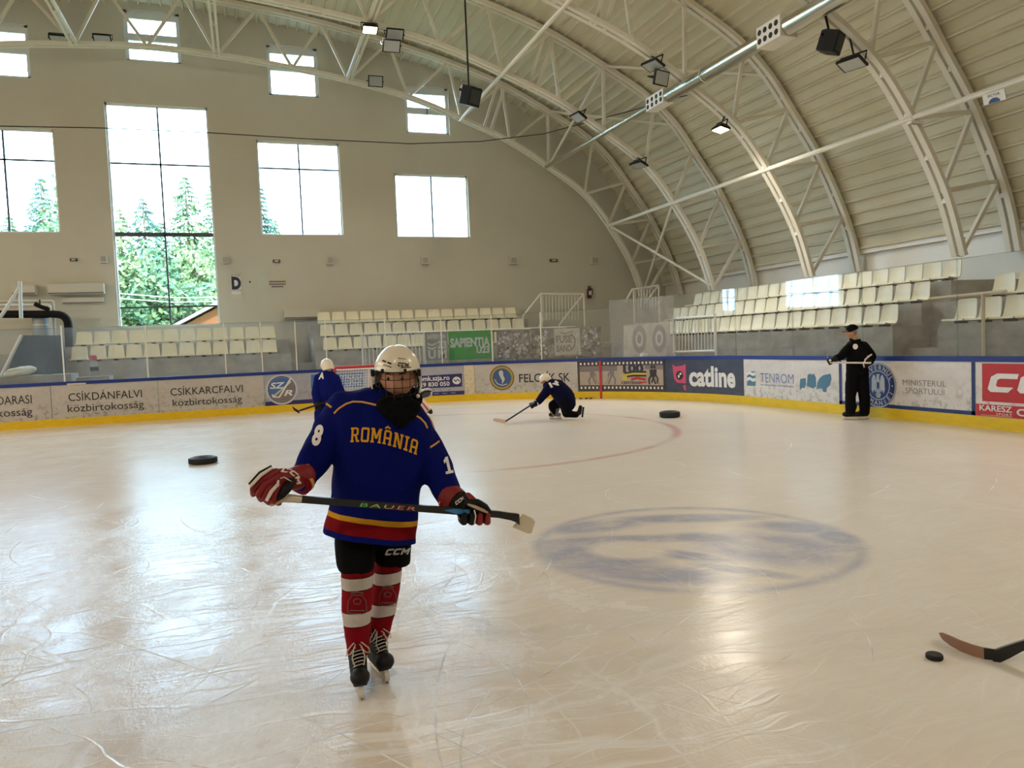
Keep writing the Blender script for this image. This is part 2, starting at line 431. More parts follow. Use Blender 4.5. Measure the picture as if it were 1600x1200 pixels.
    t._set(b.inputs['Roughness'], rough)
    b.inputs['IOR'].default_value = 1.33; b.inputs['Specular IOR Level'].default_value = .25
    hgt = t.math('ADD', t.math('ADD', t.math('MULTIPLY', grain, t.math('ADD', .15, t.math('MULTIPLY', frost, 1.1))), t.math('MULTIPLY', sc_all, .35)), t.math('MULTIPLY', streak, .45))
    bp = t.node('ShaderNodeBump', {'Height': hgt, 'Strength': .35, 'Distance': .012})
    t._set(b.inputs['Normal'], bp)
    return M
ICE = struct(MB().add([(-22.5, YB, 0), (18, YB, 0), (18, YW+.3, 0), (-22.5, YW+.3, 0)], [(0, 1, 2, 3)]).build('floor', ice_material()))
def mark_mat():
    M = bpy.data.materials.new('skate_cut_snow'); M.use_nodes = True; t = NT(M); b = t.n['Principled BSDF']
    b.inputs['Base Color'].default_value = (.93, .94, .95, 1); b.inputs['Roughness'].default_value = .8
    tr = t.node('ShaderNodeBsdfTransparent'); f = t.ramp(t.noise(5, t.pos(), 3), [(.3, .35), (.55, 1)])
    t._set(t.n['Material Output'].inputs[0], t.node('ShaderNodeMixShader', {0: f, 1: tr, 2: b.outputs[0]})); return M
rs = random.Random(11); mk = MB()
def skate_mark(x, y, a, L, curv, wd, wob):
    n = max(6, int(L/.07)); P = []; 
    for i in range(n+1):
        P.append((x, y)); a += curv*L/n + wob*math.sin(i*.9); x += math.cos(a)*L/n; y += math.sin(a)*L/n
    vs, fs = band2d(P, wd)
    k = len(vs)//2
    for i in range(k):                        # taper both ends
        f = min(1, .15+2.5*min(i, k-1-i)/k); A, B_ = vs[2*i], vs[2*i+1]; c = ((A[0]+B_[0])/2, (A[1]+B_[1])/2)
        vs[2*i] = (c[0]+(A[0]-c[0])*f, c[1]+(A[1]-c[1])*f); vs[2*i+1] = (c[0]+(B_[0]-c[0])*f, c[1]+(B_[1]-c[1])*f)
    mk.add([(p[0], p[1], .0003) for p in vs], fs)
for i in range(300):
    left = i < 215
    x = rs.uniform(-4.2, 1.2) if left else rs.uniform(.8, 8.5); y = 2.2+rs.random()**1.5*7.5 if left else rs.uniform(2.4, 10)
    skate_mark(x, y, rs.choice((.5, -.2, 1.2, 2.0))+rs.gauss(0, .45), rs.uniform(.25, 1.9), rs.gauss(0, .7), rs.uniform(.004, .012) if left else rs.uniform(.002, .006), rs.uniform(0, .02))
o = mk.build('skate_marks', mark_mat(), ICE, None); o['kind'] = 'stuff'


# ---- window gable with its openings
WIN = {  # name: X0, X1, Z0, Z1, transom heights, has centre mullion
 'window_1': (-8.2, -5.37, 5.72, 8.95, (7.98,), True),
 'window_2': (-3.88, -.80, 2.66, 9.90, (3.30, 5.69, 7.98), True),
 'window_3': (.70, 3.47, 5.69, 8.91, (7.98,), True),
 'window_4': (5.39, 8.13, 5.64, 7.94, (), True),
 'window_5': (-7.6, -5.87, 10.48, 12.12, (11.35,), False),
 'window_6': (-3.16, -1.50, 11.26, 12.88, (12.05,), False),
 'window_7': (1.20, 2.88, 10.44, 12.13, (11.42,), False),
 'window_8': (5.90, 7.53, 9.39, 11.08, (10.23,), False)}
ROOFP = offset(OUTC, .17)
RH = [p for p in ROOFP if p[0] >= 0]
def gable(name, Y, holes, depth, m):
    mb = MB(); xs = set([p[0]+XC for p in ROOFP if abs(p[0]) < 18.6] + [-21.15, 16.45])
    for h in holes: xs.update((h[0], h[1]))
    xs = sorted(xs)
    for a, b in zip(xs, xs[1:]):
        if b-a < 1e-4: continue
        mid = (a+b)/2; ta, tb = max(4.3, zat(RH, a-XC)+.02), max(4.3, zat(RH, b-XC)+.02)
        hs = sorted([h for h in holes if h[0]-1e-6 <= mid <= h[1]+1e-6], key=lambda h: h[2]); z = 0
        for h in hs:
            mb.add([(a, Y, z), (b, Y, z), (b, Y, h[2]), (a, Y, h[2])], [(0, 1, 2, 3)]); z = h[3]
        mb.add([(a, Y, z), (b, Y, z), (b, Y, tb), (a, Y, ta)], [(0, 1, 2, 3)])
    for x0, x1, z0, z1 in [h[:4] for h in holes]:
        A = [(x0, z0), (x1, z0), (x1, z1), (x0, z1)]
        mb.add([(x, Y, z) for x, z in A]+[(x, Y+depth, z) for x, z in A], [(i, (i+1) % 4, 4+(i+1) % 4, 4+i) for i in range(4)])
    o = mb.build(name, m, smooth=None); return struct(o)
gable('wall_back', YW, list(WIN.values()), .32, m_wall)
gable('wall_front', YB, [], 0, m_wall)
for i, (nm, (x0, x1, z0, z1, tr, mu)) in enumerate(WIN.items()):
    t = thing(nm, None, None, ((x0+x1)/2, YW, z0), world=True, kind='structure')
    y = YW+.14; fw = .055 if mu else .11; fr = MB()
    for a, b, c, d in ((x0, x0+fw, z0, z1), (x1-fw, x1, z0, z1), (x0, x1, z0, z0+fw*.7), (x0, x1, z1-fw*1.4, z1)):
        fr.box(((a+b)/2, y, (c+d)/2), (b-a, .09, d-c))
    if not mu:
        zc = tr[0]; fr.box(((x0+x1)/2, y, zc), (x1-x0, .1, .22))
        fr.box(((x0+x1)/2, y-.02, z1-.16), (x1-x0, .08, .18)); 
        MB().tube([((x0+x1)/2, y-.06, zc+.16), ((x0+x1)/2, y-.16, zc+.02), ((x0+x1)/2, y-.05, zc-.12)], .018, 6).build('opener', m_mull, t)
    fr.build('window_frame', m_frame, t)
    if mu:
        mm = MB(); xc = (x0+x1)/2
        mm.box((xc, y, (z0+z1)/2), (.055, .06, z1-z0))
        for z in tr: mm.box((xc, y, z), (x1-x0, .06, .13 if abs(z-5.69) < .1 else .05))
        mm.build('mullion', m_mull, t)
    MB().box(((x0+x1)/2, y+.02, (z0+z1)/2), (x1-x0, .008, z1-z0)).build('pane', m_pane, t)

# ---- corrugated roof
pitch = .33; fine = resample(offset(OUTC, .10), pitch/10); prof = []
nrm = offset(fine, 1)
for i, (p, q) in enumerate(zip(fine, nrm)):
    k = i % 10
    h = {0: 0, 1: 0, 2: .078, 3: .08, 4: .08, 5: .08, 6: .08, 7: .08, 8: .08, 9: .078}[k]
    prof.append((p[0]+(q[0]-p[0])*h, p[1]+(q[1]-p[1])*h))
prof = [p for p in prof if p[1] > 3.70]
mb = MB(); mb.rings([[Vector((x+XC, Y, z)) for x, z in prof] for Y in (YB-.2, YW+.25)], closed=False, cap=False)
struct(mb.build('ceiling', m_roof, smooth=None))
for nm, sx in (('wall_right', 1), ('wall_left', -1)):
    x = XC+sx*18.86
    struct(MB().box((x, (YB+YW)/2, 2.0), (.2, YW-YB, 4.0)).box((XC+sx*18.8, (YB+YW)/2, 4.15), (.4, YW-YB, .9)).build(nm, m_white))

# ---- arch trusses
NI = [0, 2.0, 4.3, 6.1, 8.1, 9.95, 11.75, 13.2, 14.6, 15.57, 16.46, 16.95]
NO = [1.1, 3.3, 5.3, 7.5, 9.57, 11.5, 13.25, 15.0, 16.35, 17.35, 18.1]
def chord(P, Y, w_, d_, gap):
    mb = MB(); A = offset(P, d_/2); B = offset(P, -d_/2)
    for sy in (-1, 1):
        y0 = Y+sy*gap/2; y1 = Y+sy*(gap/2+w_)
        mb.rings([[Vector((a[0]+XC, y0, a[1])), Vector((a[0]+XC, y1, a[1])), Vector((b[0]+XC, y1, b[1])), Vector((b[0]+XC, y0, b[1]))] for a, b in zip(A, B)])
    R = resample(P, 1.0)
    for i, p in enumerate(R[1:-1]):
        q = R[i+2]; mb.beam((p[0]+XC, Y, p[1]), (p[0]+XC+(q[0]-p[0])*.14, Y, p[1]+(q[1]-p[1])*.14), gap+.04, d_*1.02, up=(0, 1, 0)) if False else mb.box((p[0]+XC, Y, p[1]), (.10, gap+.02, .10))
    return mb
TY = [26.4, 21.77, 17.13, 12.5, 7.9]
TN = ['nearest the window wall', 'second from the window wall', 'third from the window wall', 'at the right, above the referee', 'closest to the viewer']
ip = mirror(spline(INN)); op = mirror(spline(OUT))
for k, Y in enumerate(TY):
    t = thing('roof_truss', 'cream steel arch truss of the vaulted roof, ' + TN[k], 'roof truss', (XC, Y, 3.1), group='arch trusses under the vaulted roof', world=True)
    chord(INNC, Y, .13, .10, .07).build('inner_chord', m_steel, t)
    chord(OUTC, Y, .13, .12, .07).build('outer_chord', m_steel, t)
    nodes = []
    for s in (-1, 1):
        for j, xo in enumerate(NO):
            o_ = (s*xo, zat(OUT, xo)); 
            zo = zat([p for p in op if p[0] >= 0], xo)
            for xi in (NI[j], NI[j+1]):
                zi = zat([p for p in ip if p[0] >= 0], xi)
                MB().beam((XC+s*xi, Y, zi), (XC+s*xo, Y, zo), .085, .085, up=(0, 1, 0)).build('diagonal_strut', m_steel, t)
        zi = zat([p for p in ip if p[0] >= 0], 10.9); zo = zat([p for p in op if p[0] >= 0], 11.5)
        MB().beam((XC+s*10.75, Y, zi), (XC+s*11.35, Y, zo), .09, .09, up=(0, 1, 0)).beam((XC+s*11.0, Y, zi-.1), (XC+s*11.62, Y, zo-.08), .09, .09, up=(0, 1, 0)).build('post', m_steel, t)
# lengthwise tubes at the inner chords
for xp, nm in ((-15.57, 'low on the left'), (-9.95, 'at the left shoulder'), (-6.1, 'left of the ridge'), (-2.0, 'just left of the ridge'), (2.0, 'just right of the ridge'), (6.1, 'right of the ridge, passing the bright lamp'), (9.95, 'at the right shoulder above the hanging speaker'), (15.57, 'low on the right, carrying the sector sign')):
    z = zat([p for p in ip if p[0] >= 0], abs(xp)); n = 26.5
    if abs(xp) < 8: mb = MB().beam((XC+xp-.07, YB, z), (XC+xp-.07, n, z), .07, .1).beam((XC+xp+.07, YB, z), (XC+xp+.07, n, z), .07, .1)
    else: mb = MB().tube([(XC+xp, YB, z-.02), (XC+xp, n, z-.02)], .06, 8)
    if abs(xp) < 8:
        for q in range(22): mb.box((XC+xp, 26-q*2.1, z), (.22, .05, .12))
    tag(mb.build('roof_tie_tube', m_steel), 'long cream steel tie under the vault, ' + nm, 'tie tube', 'lengthwise ties between the arch trusses')
# wind bracing crosses near the gable, right side
P1 = [p for p in ip if p[0] >= 0]; P2 = [p for p in op if p[0] >= 0]
def I(x, Y): return Vector((XC+x, Y, zat(P1, x)))
def O(x, Y): return Vector((XC+x, Y, zat(P2, x)))
for a, b, nm in ((I(15.57, 26.4), I(16.9, 21.77), 'falling to the stand at the corner'), (I(15.57, 21.77), I(16.9, 26.4), 'rising from the corner of the stand'), (O(13.2, 21.77), O(15.7, 17.13), 'under the sheets in the second bay'), (O(13.2, 26.4), O(15.7, 21.77), 'under the sheets in the first bay'), (I(13.2, 26.4), O(13.25, 21.77), 'in the shoulder of the first bay')):
    tag(MB().tube([a, b], .045, 8).build('brace_rod', m_steel), 'slanting cream brace rod between the arch trusses ' + nm, 'brace rod', 'brace rods between trusses')
# air duct
dx, dz = 10.7, 7.98
t = thing('air_duct', 'long bright metal air duct hung under the right side of the roof', 'air duct', (dx, 19, dz), world=True)
zd = lambda Y: CH+dx*(.574+(Y/dx-1.13)*.016)
MB().tube([(dx, Y, zd(Y)) for Y in (26.3, 24, 21.5, 18.6)], .065, 12).build('thin_duct', m_duct, t, True)
MB().tube([(dx, Y, zd(Y)) for Y in (17.75, 15, 13.75)], .165, 16).build('wide_duct', m_duct, t, True)
MB().tube([(dx, Y, zd(Y)) for Y in (13.1, 10, 6, 0)], .19, 16).build('wide_duct', m_duct, t, True)
for Y0, Y1, r in ((17.7, 18.6, .17), (13.05, 13.8, .21)):
    v = MB().box((dx, (Y0+Y1)/2, zd((Y0+Y1)/2)), (r*2, Y1-Y0, r*2)).build('outlet_box', m_white, t)
    for a in range(4):
        for b_ in range(2):
            MB().lathe([(.06, 0), (.06, .012)], (dx-r-.006, Y0+.12+a*(Y1-Y0-.2)/3.1, zd(Y0)-r*.4+b_*r*.85), 10, (1, 0, 0)).build('outlet_hole', m_black, v)
for Y in (16, 11, 6.5): MB().tube([(dx+math.cos(a*.4)*.2, Y, zd(Y)+math.sin(a*.4)*.2) for a in range(16)], .012, 5, loop=True).build('hanger_band', m_steel, t)
# sagging cable from the left to the duct
pts = []
cab = [(0, 197), (160, 200), (320, 207), (480, 217), (640, 224.5), (750, 221), (850, 209), (990, 172), (1060, 152), (1170, 128), (1280, 88)]
for i, (a, b) in enumerate(cab): pts.append(onY(a, b, 25.2-max(0, i-6)*2.2))
pts.insert(0, onY(-120, 196, 25.2))
tag(MB().tube(pts, .014, 6).build('sagging_cable', m_black), 'thin dark cable sagging across the window wall to the air duct', 'cable')

# ---- rink boards
BR, BX, BY = 7.1, 10.75, 21.8
SA = BX-BR; SB = SA+BR*PI/2; SL = 2*XC-SA
def bp(s):
    if s < SL:
        q = bp(2*XC-s); return Vector((2*XC-q[0].x, q[0].y)), Vector((-q[1].x, q[1].y))
    if s <= SA: return Vector((s, BY)), Vector((0, -1))
    if s <= SB:
        a = (s-SA)/BR; return Vector((SA+BR*math.sin(a), BY-BR+BR*math.cos(a))), Vector((-math.sin(a), -math.cos(a)))
    return Vector((BX, BY-BR-(s-SB))), Vector((-1, 0))
def BP(s, z, off=0): p, n = bp(s); q = p+n*off; return Vector((q.x, q.y, z))
def bs(px, py):
    d = ray(px, py); t = BY/d.y
    if SL <= d.x*t <= SA: return d.x*t, CH+d.z*t
    if d.x > 0:
        t2 = BX/d.x
        if d.y*t2 <= BY-BR: return SB+BY-BR-d.y*t2, CH+d.z*t2
    cx, cy = SA, BY-BR; a = d.x**2+d.y**2; b = -2*(d.x*cx+d.y*cy); c = cx*cx+cy*cy-BR*BR
    t = (-b+math.sqrt(b*b-4*a*c))/(2*a); x, y = d.x*t, d.y*t
    return SA+BR*math.atan2(x-cx, y-cy), CH+d.z*t
def strip(s0, s1, z0, z1, o0, o1, off=0):
    n = max(1, int((s1-s0)/.35)); R = []
    for i in range(n+1):
        s = s0+(s1-s0)*i/n; R.append([BP(s, z0, o0), BP(s, z1, o0), BP(s, z1, o1), BP(s, z0, o1)])
    return MB().rings(R)
def onboard(vf, off=.004):                   # (s, z) shape laid on the face of the boards
    vs, fs = refine(vf, .25); return MB().add([BP(s, z, off) for s, z in vs], fs)
def board(s0, s1, label, col, world=True, panel_m=None, kick_m=None):
    p = BP((s0+s1)/2, 0)
    t = thing('rink_board', label, 'rink board', p, world=True, group='boards around the rink')
    g = .006
    strip(s0+g, s1-g, .19, 1.045, 0, -.07).build('panel', panel_m or dirty(col), t)
    strip(s0, s1, 0, .195, .012, -.07).build('kick_plate', kick_m or m_yellow, t)
    strip(s0, s1, 1.04, 1.123, .018, -.11).build('cap_rail', m_blue, t)
    return t
_D = {}
def dirty(col):
    if col in _D: return _D[col]
    M = bpy.data.materials.new('board_skin'); M.use_nodes = True; t = NT(M); b = t.n['Principled BSDF']
    P = t.pos(); z = t.sep(P)[2]
    low = t.node('ShaderNodeMapRange', {0: z, 1: .2, 2: .75, 3: .8, 4: .12})
    n1 = t.ramp(t.noise(9, P, 6, .75), [(.5, 0), (.62, 1)]); n2 = t.ramp(t.noise(1.8, t.mapping(P, (1, 1, 2.5)), 4, .6), [(.3, 0), (.75, 1)])
    c = t.mix(t.math('MULTIPLY', n2, .22), col, S(120, 112, 108))
    c = t.mix(t.math('MULTIPLY', t.math('MULTIPLY', n1, low), .7), c, S(84, 74, 74))
    t._set(b.inputs['Base Color'], c); b.inputs['Roughness'].default_value = .35
    _D[col] = M; return M
# ================================================================ ADVERTISING BOARDS
HC = max(p[1] for p in text2d('H')[0]); KC = max(p[1] for p in text2d('k')[0])
def flatm(name, col, rough=.4): return mat(name, col, rough, var=.10, vscale=14)
i_black = flatm('black_ink', S(34, 30, 34)); i_white = flatm('white_ink', S(232, 230, 226)); i_navy = flatm('navy_ink', S(36, 44, 66))
i_pblue = flatm('pale_blue_ink', S(70, 112, 172)); i_purp = flatm('purple_ink', S(48, 44, 104)); i_grey = flatm('grey_ink', S(128, 118, 116)); i_lgrey = flatm('light_grey_ink', S(196, 196, 196))
i_gold = flatm('gold_ink', S(176, 146, 70)); i_teal = flatm('steel_blue_ink', S(76, 122, 148)); i_pink = flatm('pink_ink', S(206, 72, 112)); i_red = flatm('red_ink', S(190, 42, 46)); i_dblue = flatm('deep_blue_ink', S(28, 52, 112))
i_brown = flatm('dark_brown_ink', S(48, 38, 38)); i_sepia = flatm('sepia_ink', S(176, 160, 146)); i_yel = flatm('yellow_ink', S(214, 190, 60)); i_cblue = flatm('badge_blue_ink', S(62, 92, 138))
def lett(t, txt, L, R, top, m, bold=.0, ref='H', off=.005, name='lettering', spacing=1, shear=0):
    s0, z0 = bs(*L); s1, z1 = bs(*R); zt = bs(L[0], top)[1]; zb = (z0+z1)/2; zt += (z1-z0)/2
    return onboard(fit(text2d(txt, bold, shear, spacing), s0, zb, s1, zt, (0, {'H': HC, 'k': KC}[ref])), off).build(name, m, t)
def shape(t, polys_px, m, name, off=.004):
    return onboard(flat2d([[bs(*p) for p in P] for P in polys_px]), off).build(name, m, t)
def rect_px(x0, y0, x1, y1, y0b=None, y1b=None): return [(x0, y0), (x1, y0b if y0b is not None else y0), (x1, y1b if y1b is not None else y1), (x0, y1)]
def sz(vf, c, r): return [(c[0]+x*r, c[1]+y*r) for x, y in vf[0]], vf[1]
def ringtext(txt, r, h, a0, a1, flip=False, bold=.02):
    out = []; n = len(txt)
    for i, ch in enumerate(txt):
        if ch == ' ': continue
        a = a0+(a1-a0)*(i+.5)/n; vs, fs = text2d(ch, bold); xs = [p[0] for p in vs]; c = (min(xs)+max(xs))/2; k = h/HC
        V = []
        for x, y in vs:
            u, v = (x-c)*k, y*k
            if flip: rr = r-h/2+ (h-v) - h/2 + 0; ang = a+u/r; V.append((math.cos(ang)*(r+h/2-v), math.sin(ang)*(r+h/2-v)))
            else: ang = a-u/r; V.append((math.cos(ang)*(r-h/2+v), math.sin(ang)*(r-h/2+v)))
        out.append((V, fs))
    return merge(*out)
grey_p, white_p = S(196, 190, 182), S(226, 220, 214)
# plain boards outside the frame
for a, b in ((-24, -19.5), (-19.5, -14.5), (-14.5, -10.6), (-10.6, -7.1)):
    board(a, b, 'plain pale grey rink board beyond the left edge, number %d from the corner' % 1 if False else {-24: 'plain grey rink board along the far left side', -19.5: 'plain grey curved rink board entering the left corner', -14.5: 'plain grey curved rink board leaving the left corner', -10.6: 'plain grey rink board left of all the village names'}[a], grey_p)
b = board(-7.1, -4.68, 'pale grey rink board ending in ARASI at the left edge', grey_p)
wA = bs(222, 621.6)[0]-bs(107.3, 626)[0]
s1, z0 = bs(50, 630); z1 = bs(50, 617)[1]
onboard(fit(text2d('MADARASI'), s1-wA*.64, z0, s1, z1, (0, HC)), .005).build('lettering', i_black, b)
s1, z0 = bs(51, 648.5); z1 = bs(51, 636.5)[1]; wB = bs(225, 638)[0]-bs(106, 643)[0]
onboard(fit(text2d('közbirtokosság'), s1-wB, z0, s1, z1, (0, KC)), .005).build('lettering', i_black, b)
b = board(-4.68, -2.24, 'pale grey rink board reading CSÍKDÁNFALVI közbirtokosság', grey_p)
lett(b, 'CSÍKDÁNFALVI', (107.3, 626), (222, 621.6), 614, i_black); lett(b, 'közbirtokosság', (106, 643), (225, 638), 631.5, i_black, ref='k')
s0 = bs(105, 600)[0]; strip(s0, s0+.42, 1.035, 1.075, .02, .0).build('bare_patch', flatm('bare_board', S(214, 206, 196)), b)
b = board(-2.24, bs(413, 610)[0], 'pale grey rink board reading CSÍKKARCFALVI közbirtokosság', grey_p)
lett(b, 'CSÍKKARCFALVI', (266.7, 617.8), (379.7, 612.5), 606.6, i_black); lett(b, 'közbirtokosság', (270, 633.8), (378.4, 629), 623.4, i_black, ref='k')
# grey and blue board with the round S Z R badge
sA, sB = bs(413, 610)[0], bs(725, 595)[0]
b = board(sA, sB, 'long grey rink board with round blue badge and purple phone strip behind the goal', S(172, 172, 182))
onboard(flat2d([[(sA+.01, .2), (sB-.01, .2), (sB-.01, .31), (sA+.01, .31)]]), .003).build('purple_stripe', i_purp, b)
c = bs(440.2, 608.4); r = .42
g = onboard((sz((ell(0, 0, 1, 1, 40), [tuple(range(40))]), c, r)), .005).build('round_badge', i_lgrey, b)
onboard(sz(annulus(0, 0, .80, .80, .86, .86), c, r), .008).build('badge_ring', i_purp, g)
half = ell(0, 0, .78, .78, 24, math.radians(42), math.radians(222))
onboard(sz((half, [tuple(range(24))]), c, r), .007).build('blue_half', i_pblue, g)
half = ell(0, 0, .78, .78, 24, math.radians(-138), math.radians(42))
onboard(sz((half, [tuple(range(24))]), c, r), .007).build('grey_half', i_grey, g)
onboard(sz(band2d([(.62, .72), (-.18, -.5), (-.5, -.45), (-.62, -.3)], .1), c, r), .010).build('stick_mark', i_white, g)
onboard(sz(fit(text2d('SZ', .03, .25), -.72, .08, .22, .45, (0, HC)), c, r), .010).build('lettering', i_white, g)
onboard(sz(fit(text2d('R', .03, .25), .12, -.42, .68, -.08, (0, HC)), c, r), .010).build('lettering', i_white, g)
shape(b, [rect_px(486, 585.5, 568, 607, 582, 604)], i_pblue, 'blue_patch')
lett(b, 'YFOLDI', (533, 594), (566, 592), 586, i_lgrey, .01); lett(b, 'LIONS', (541, 603.5), (565, 602), 596, i_lgrey, .01)
lett(b, 'O', (578.5, 592), (588, 591.6), 583, i_white, .02); lett(b, 'M', (579, 603.2), (590, 602.8), 595, i_white, .02)
shape(b, [rect_px(648, 588, 722, 608, 583.5, 604)], i_purp, 'purple_patch')
lett(b, 'omk.szja.ro', (655, 595.4), (702.6, 593.6), 588.3, i_white, .02, 'k'); lett(b, '29 830 050', (656, 604.6), (702.6, 602.4), 598.4, i_white, .02)
c = bs(713.5, 594.5)
g = onboard(sz((ell(0, 0, 1.1, 1, 20), [tuple(range(20))]), c, .11), .008).build('white_emblem', i_white, b)
onboard(sz(band2d([(-.7, .3), (-.2, -.3), (.2, .3), (.8, -.2)], .3), c, .11), .011).build('emblem_swirl', i_purp, g)
onboard(flat2d([[(x, .25), (x+.14, .25), (x+.14, .262), (x, .262)] for x in [sB-1.6+i*.24 for i in range(6)]]), .006).build('small_print', i_lgrey, b)
b = board(sB, bs(742, 595)[0], 'narrow cream rink board between purple strip and FELCSÍK board', S(222, 208, 176))
onboard(flat2d([[(sB+.06+.12*(i % 2), .5+.12*i), (sB+.085+.12*(i % 2), .5+.12*i), (sB+.085+.12*(i % 2), .525+.12*i), (sB+.06+.12*(i % 2), .525+.12*i)] for i in range(4)]), .004).build('rivets', i_grey, b)
# FELCSIK SK
sA, sB = bs(742, 595)[0], bs(903, 590)[0]
b = board(sA, sB, 'grey rink board with gold ringed badge reading FELCSÍK SK', grey_p)
c = bs(784.4, 590.4); r = .36
g = onboard(sz((ell(0, 0, 1, 1, 40), [tuple(range(40))]), c, r), .005).build('round_badge', i_gold, b)
onboard(sz(annulus(0, 0, .93, .93, .98, .98), c, r), .007).build('badge_ring', i_brown, g)
onboard(sz((ell(0, 0, .76, .76, 36), [tuple(range(36))]), c, r), .008).build('blue_disc', i_cblue, g)
onboard(sz(flat2d([[(-.18, .55), (.0, .62), (.12, .45), (.1, .2), (.24, -.1), (.1, -.36), (-.02, -.5), (.0, -.2), (-.12, .0), (-.2, .2), (-.26, .4)]]), c, r), .010).build('skater_mark', i_lgrey, g)
onboard(sz(band2d([(-.6, -.1), (-.4, -.45), (0, -.6), (.4, -.5)], .07), c, r), .010).build('swoosh', i_lgrey, g)
lett(b, 'FELCSÍK SK', (811.4, 597.6), (891, 595.4), 585, i_black, .01)
# film strip with hockey photographs
sA, sB = bs(903, 590)[0], bs(1039, 590)[0]
b = board(sA, sB, 'dark film strip rink board with old hockey photographs and 100 CENTENAR', S(56, 46, 48))
hol = []
for k in range(22):
    u = sA+.1+(sB-sA-.2)*k/21
    for z in (.30, .965): hol.append([(u-.025, z-.03), (u+.025, z-.03), (u+.025, z+.03), (u-.025, z+.03)])
onboard(flat2d(hol), .005).build('sprocket_holes', i_white, b)
W_ = sB-sA
g = onboard(flat2d([[(sA+.06, .37), (sB-.05, .37), (sB-.05, .90), (sA+.06, .90)]]), .005).build('photograph', i_sepia, b)
onboard(flat2d([[(sA+.06, .74), (sA+1.2, .76), (sA+1.2, .90), (sA+.06, .90)], [(sB-.62, .8), (sB-.05, .78), (sB-.05, .9), (sB-.62, .9)]]), .007).build('tree_line', i_grey, g)
def skater(u, z, k, fl=1):
    P = lambda a: [(u+fl*x*k, z+y*k) for x, y in a]
    bars = [band2d(P([(.0, .62), (.02, .36)]), .17*k), band2d(P([(-.02, .38), (-.14, .2), (-.1, .0)]), .08*k), band2d(P([(.04, .38), (.12, .2), (.2, .02)]), .08*k), band2d(P([(.04, .58), (.18, .46), (.2, .34)]), .06*k), band2d(P([(.1, .5), (.3, .05), (.38, .03)]), .025*k)]
    return merge(*bars, (ell(u+fl*.03*k, z+.72*k, .065*k, .075*k, 14), [tuple(range(14))]))
onboard(merge(skater(sA+.42, .39, .62), skater(sA+1.05, .39, .64, -1)), .009).build('player_figure', i_grey, g)
onboard(merge(skater(sB-.42, .39, .64, 1), skater(sB-.3, .42, .6, -1)), .009).build('player_figure', i_brown, g)
onboard(fit(text2d('100', .05), sA+1.38, .72, sA+2.02, .92, (0, HC)), .010).build('lettering', i_navy, g)
lett_c = onboard(fit(text2d('CENTENAR', .03), sA+1.32, .40, sA+1.95, .47, (0, HC)), .010).build('lettering', i_black, g)
for k, mm in enumerate((i_brown, i_yel, i_brown)):
    z = .71-.05*k; onboard(band2d([(sA+1.42, z-.02), (sA+1.7, z+.015), (sA+2.1, z+.01)], .05), .011).build('flag_band', mm, g)
onboard(flat2d([[(sA+1.34, .5), (sA+1.5, .5), (sA+1.5, .66), (sA+1.42, .6), (sA+1.34, .68)]]), .012).build('crest', i_yel, g)
onboard(merge(band2d([(sA+1.62, .52), (sA+1.8, .56), (sA+2.08, .52)], .07), band2d([(sA+1.9, .44), (sA+2.1, .45)], .04)), .010).build('red_script', i_red, g)
# catline
sA, sB = bs(1039, 590)[0], bs(1162, 590)[0]
b = board(sA, sB, 'dark navy rink board with pink cat head and white catline', S(52, 62, 84))
shape(b, [[(1050.6, 569.5), (1055.5, 572.5), (1066, 571.5), (1071.5, 568.5), (1072, 599), (1065, 598.5), (1058, 598), (1053.5, 592)], [(1067, 603), (1071.5, 601), (1072.5, 611), (1069.5, 609)]], i_pink, 'cat_head')
c = bs(1062, 586.5)
onboard(sz((ell(0, 0, 1, 1, 20), [tuple(range(20))]), c, .115), .007).build('cat_eye', i_black, b)
onboard(sz(merge((ell(-.2, -.2, .25, .35, 12), [tuple(range(12))]), (ell(.3, .35, .3, .25, 12), [tuple(range(12))])), c, .115), .009).build('eye_light', i_white, b)
lett(b, 'catline', (1077.2, 603), (1149.4, 603.4), 574.6, i_white, .035, 'k')
# TENROM
sA, sB = bs(1162, 590)[0], bs(1311, 590)[0]
b = board(sA, sB, 'white rink board with blue TENROM sign and torn steel blue patches', white_p)
shape(b, [rect_px(1167.3, 580.3, 1180.8, 602.7, 580.3, 603)], i_teal, 'square_logo')
sl, zl = bs(1167.3, 592); sr, _ = bs(1180.8, 592)
for dz in (.1, -.03): onboard(band2d([(sl+(sr-sl)*k/8, zl+dz+.05*(k/8)+.03*math.sin(k/8*6)) for k in range(9)], .07), .007).build('white_wave', i_white, b)
lett(b, 'TENROM', (1188.4, 598), (1240.4, 599), 583.8, i_pblue, -.012); lett(b, 'termoplaste technologia', (1188.4, 602.7), (1240.4, 604.2), 600.2, i_pblue, 0, 'k')
shape(b, [[(1250.5, 592), (1259, 590.5), (1259.5, 600), (1257, 607), (1254, 605.5), (1249.5, 609.5)], [(1262, 586), (1266, 583.5), (1268, 585.5), (1272, 584), (1275, 590), (1275.5, 604), (1270, 607), (1261, 603)], [(1277.5, 597), (1281, 590.5), (1287, 586), (1298, 583.8), (1299.5, 592), (1297, 602), (1292, 606), (1291.5, 613), (1286, 612), (1285.5, 608), (1281, 606.5), (1276, 608.5)]], i_teal, 'torn_patch')
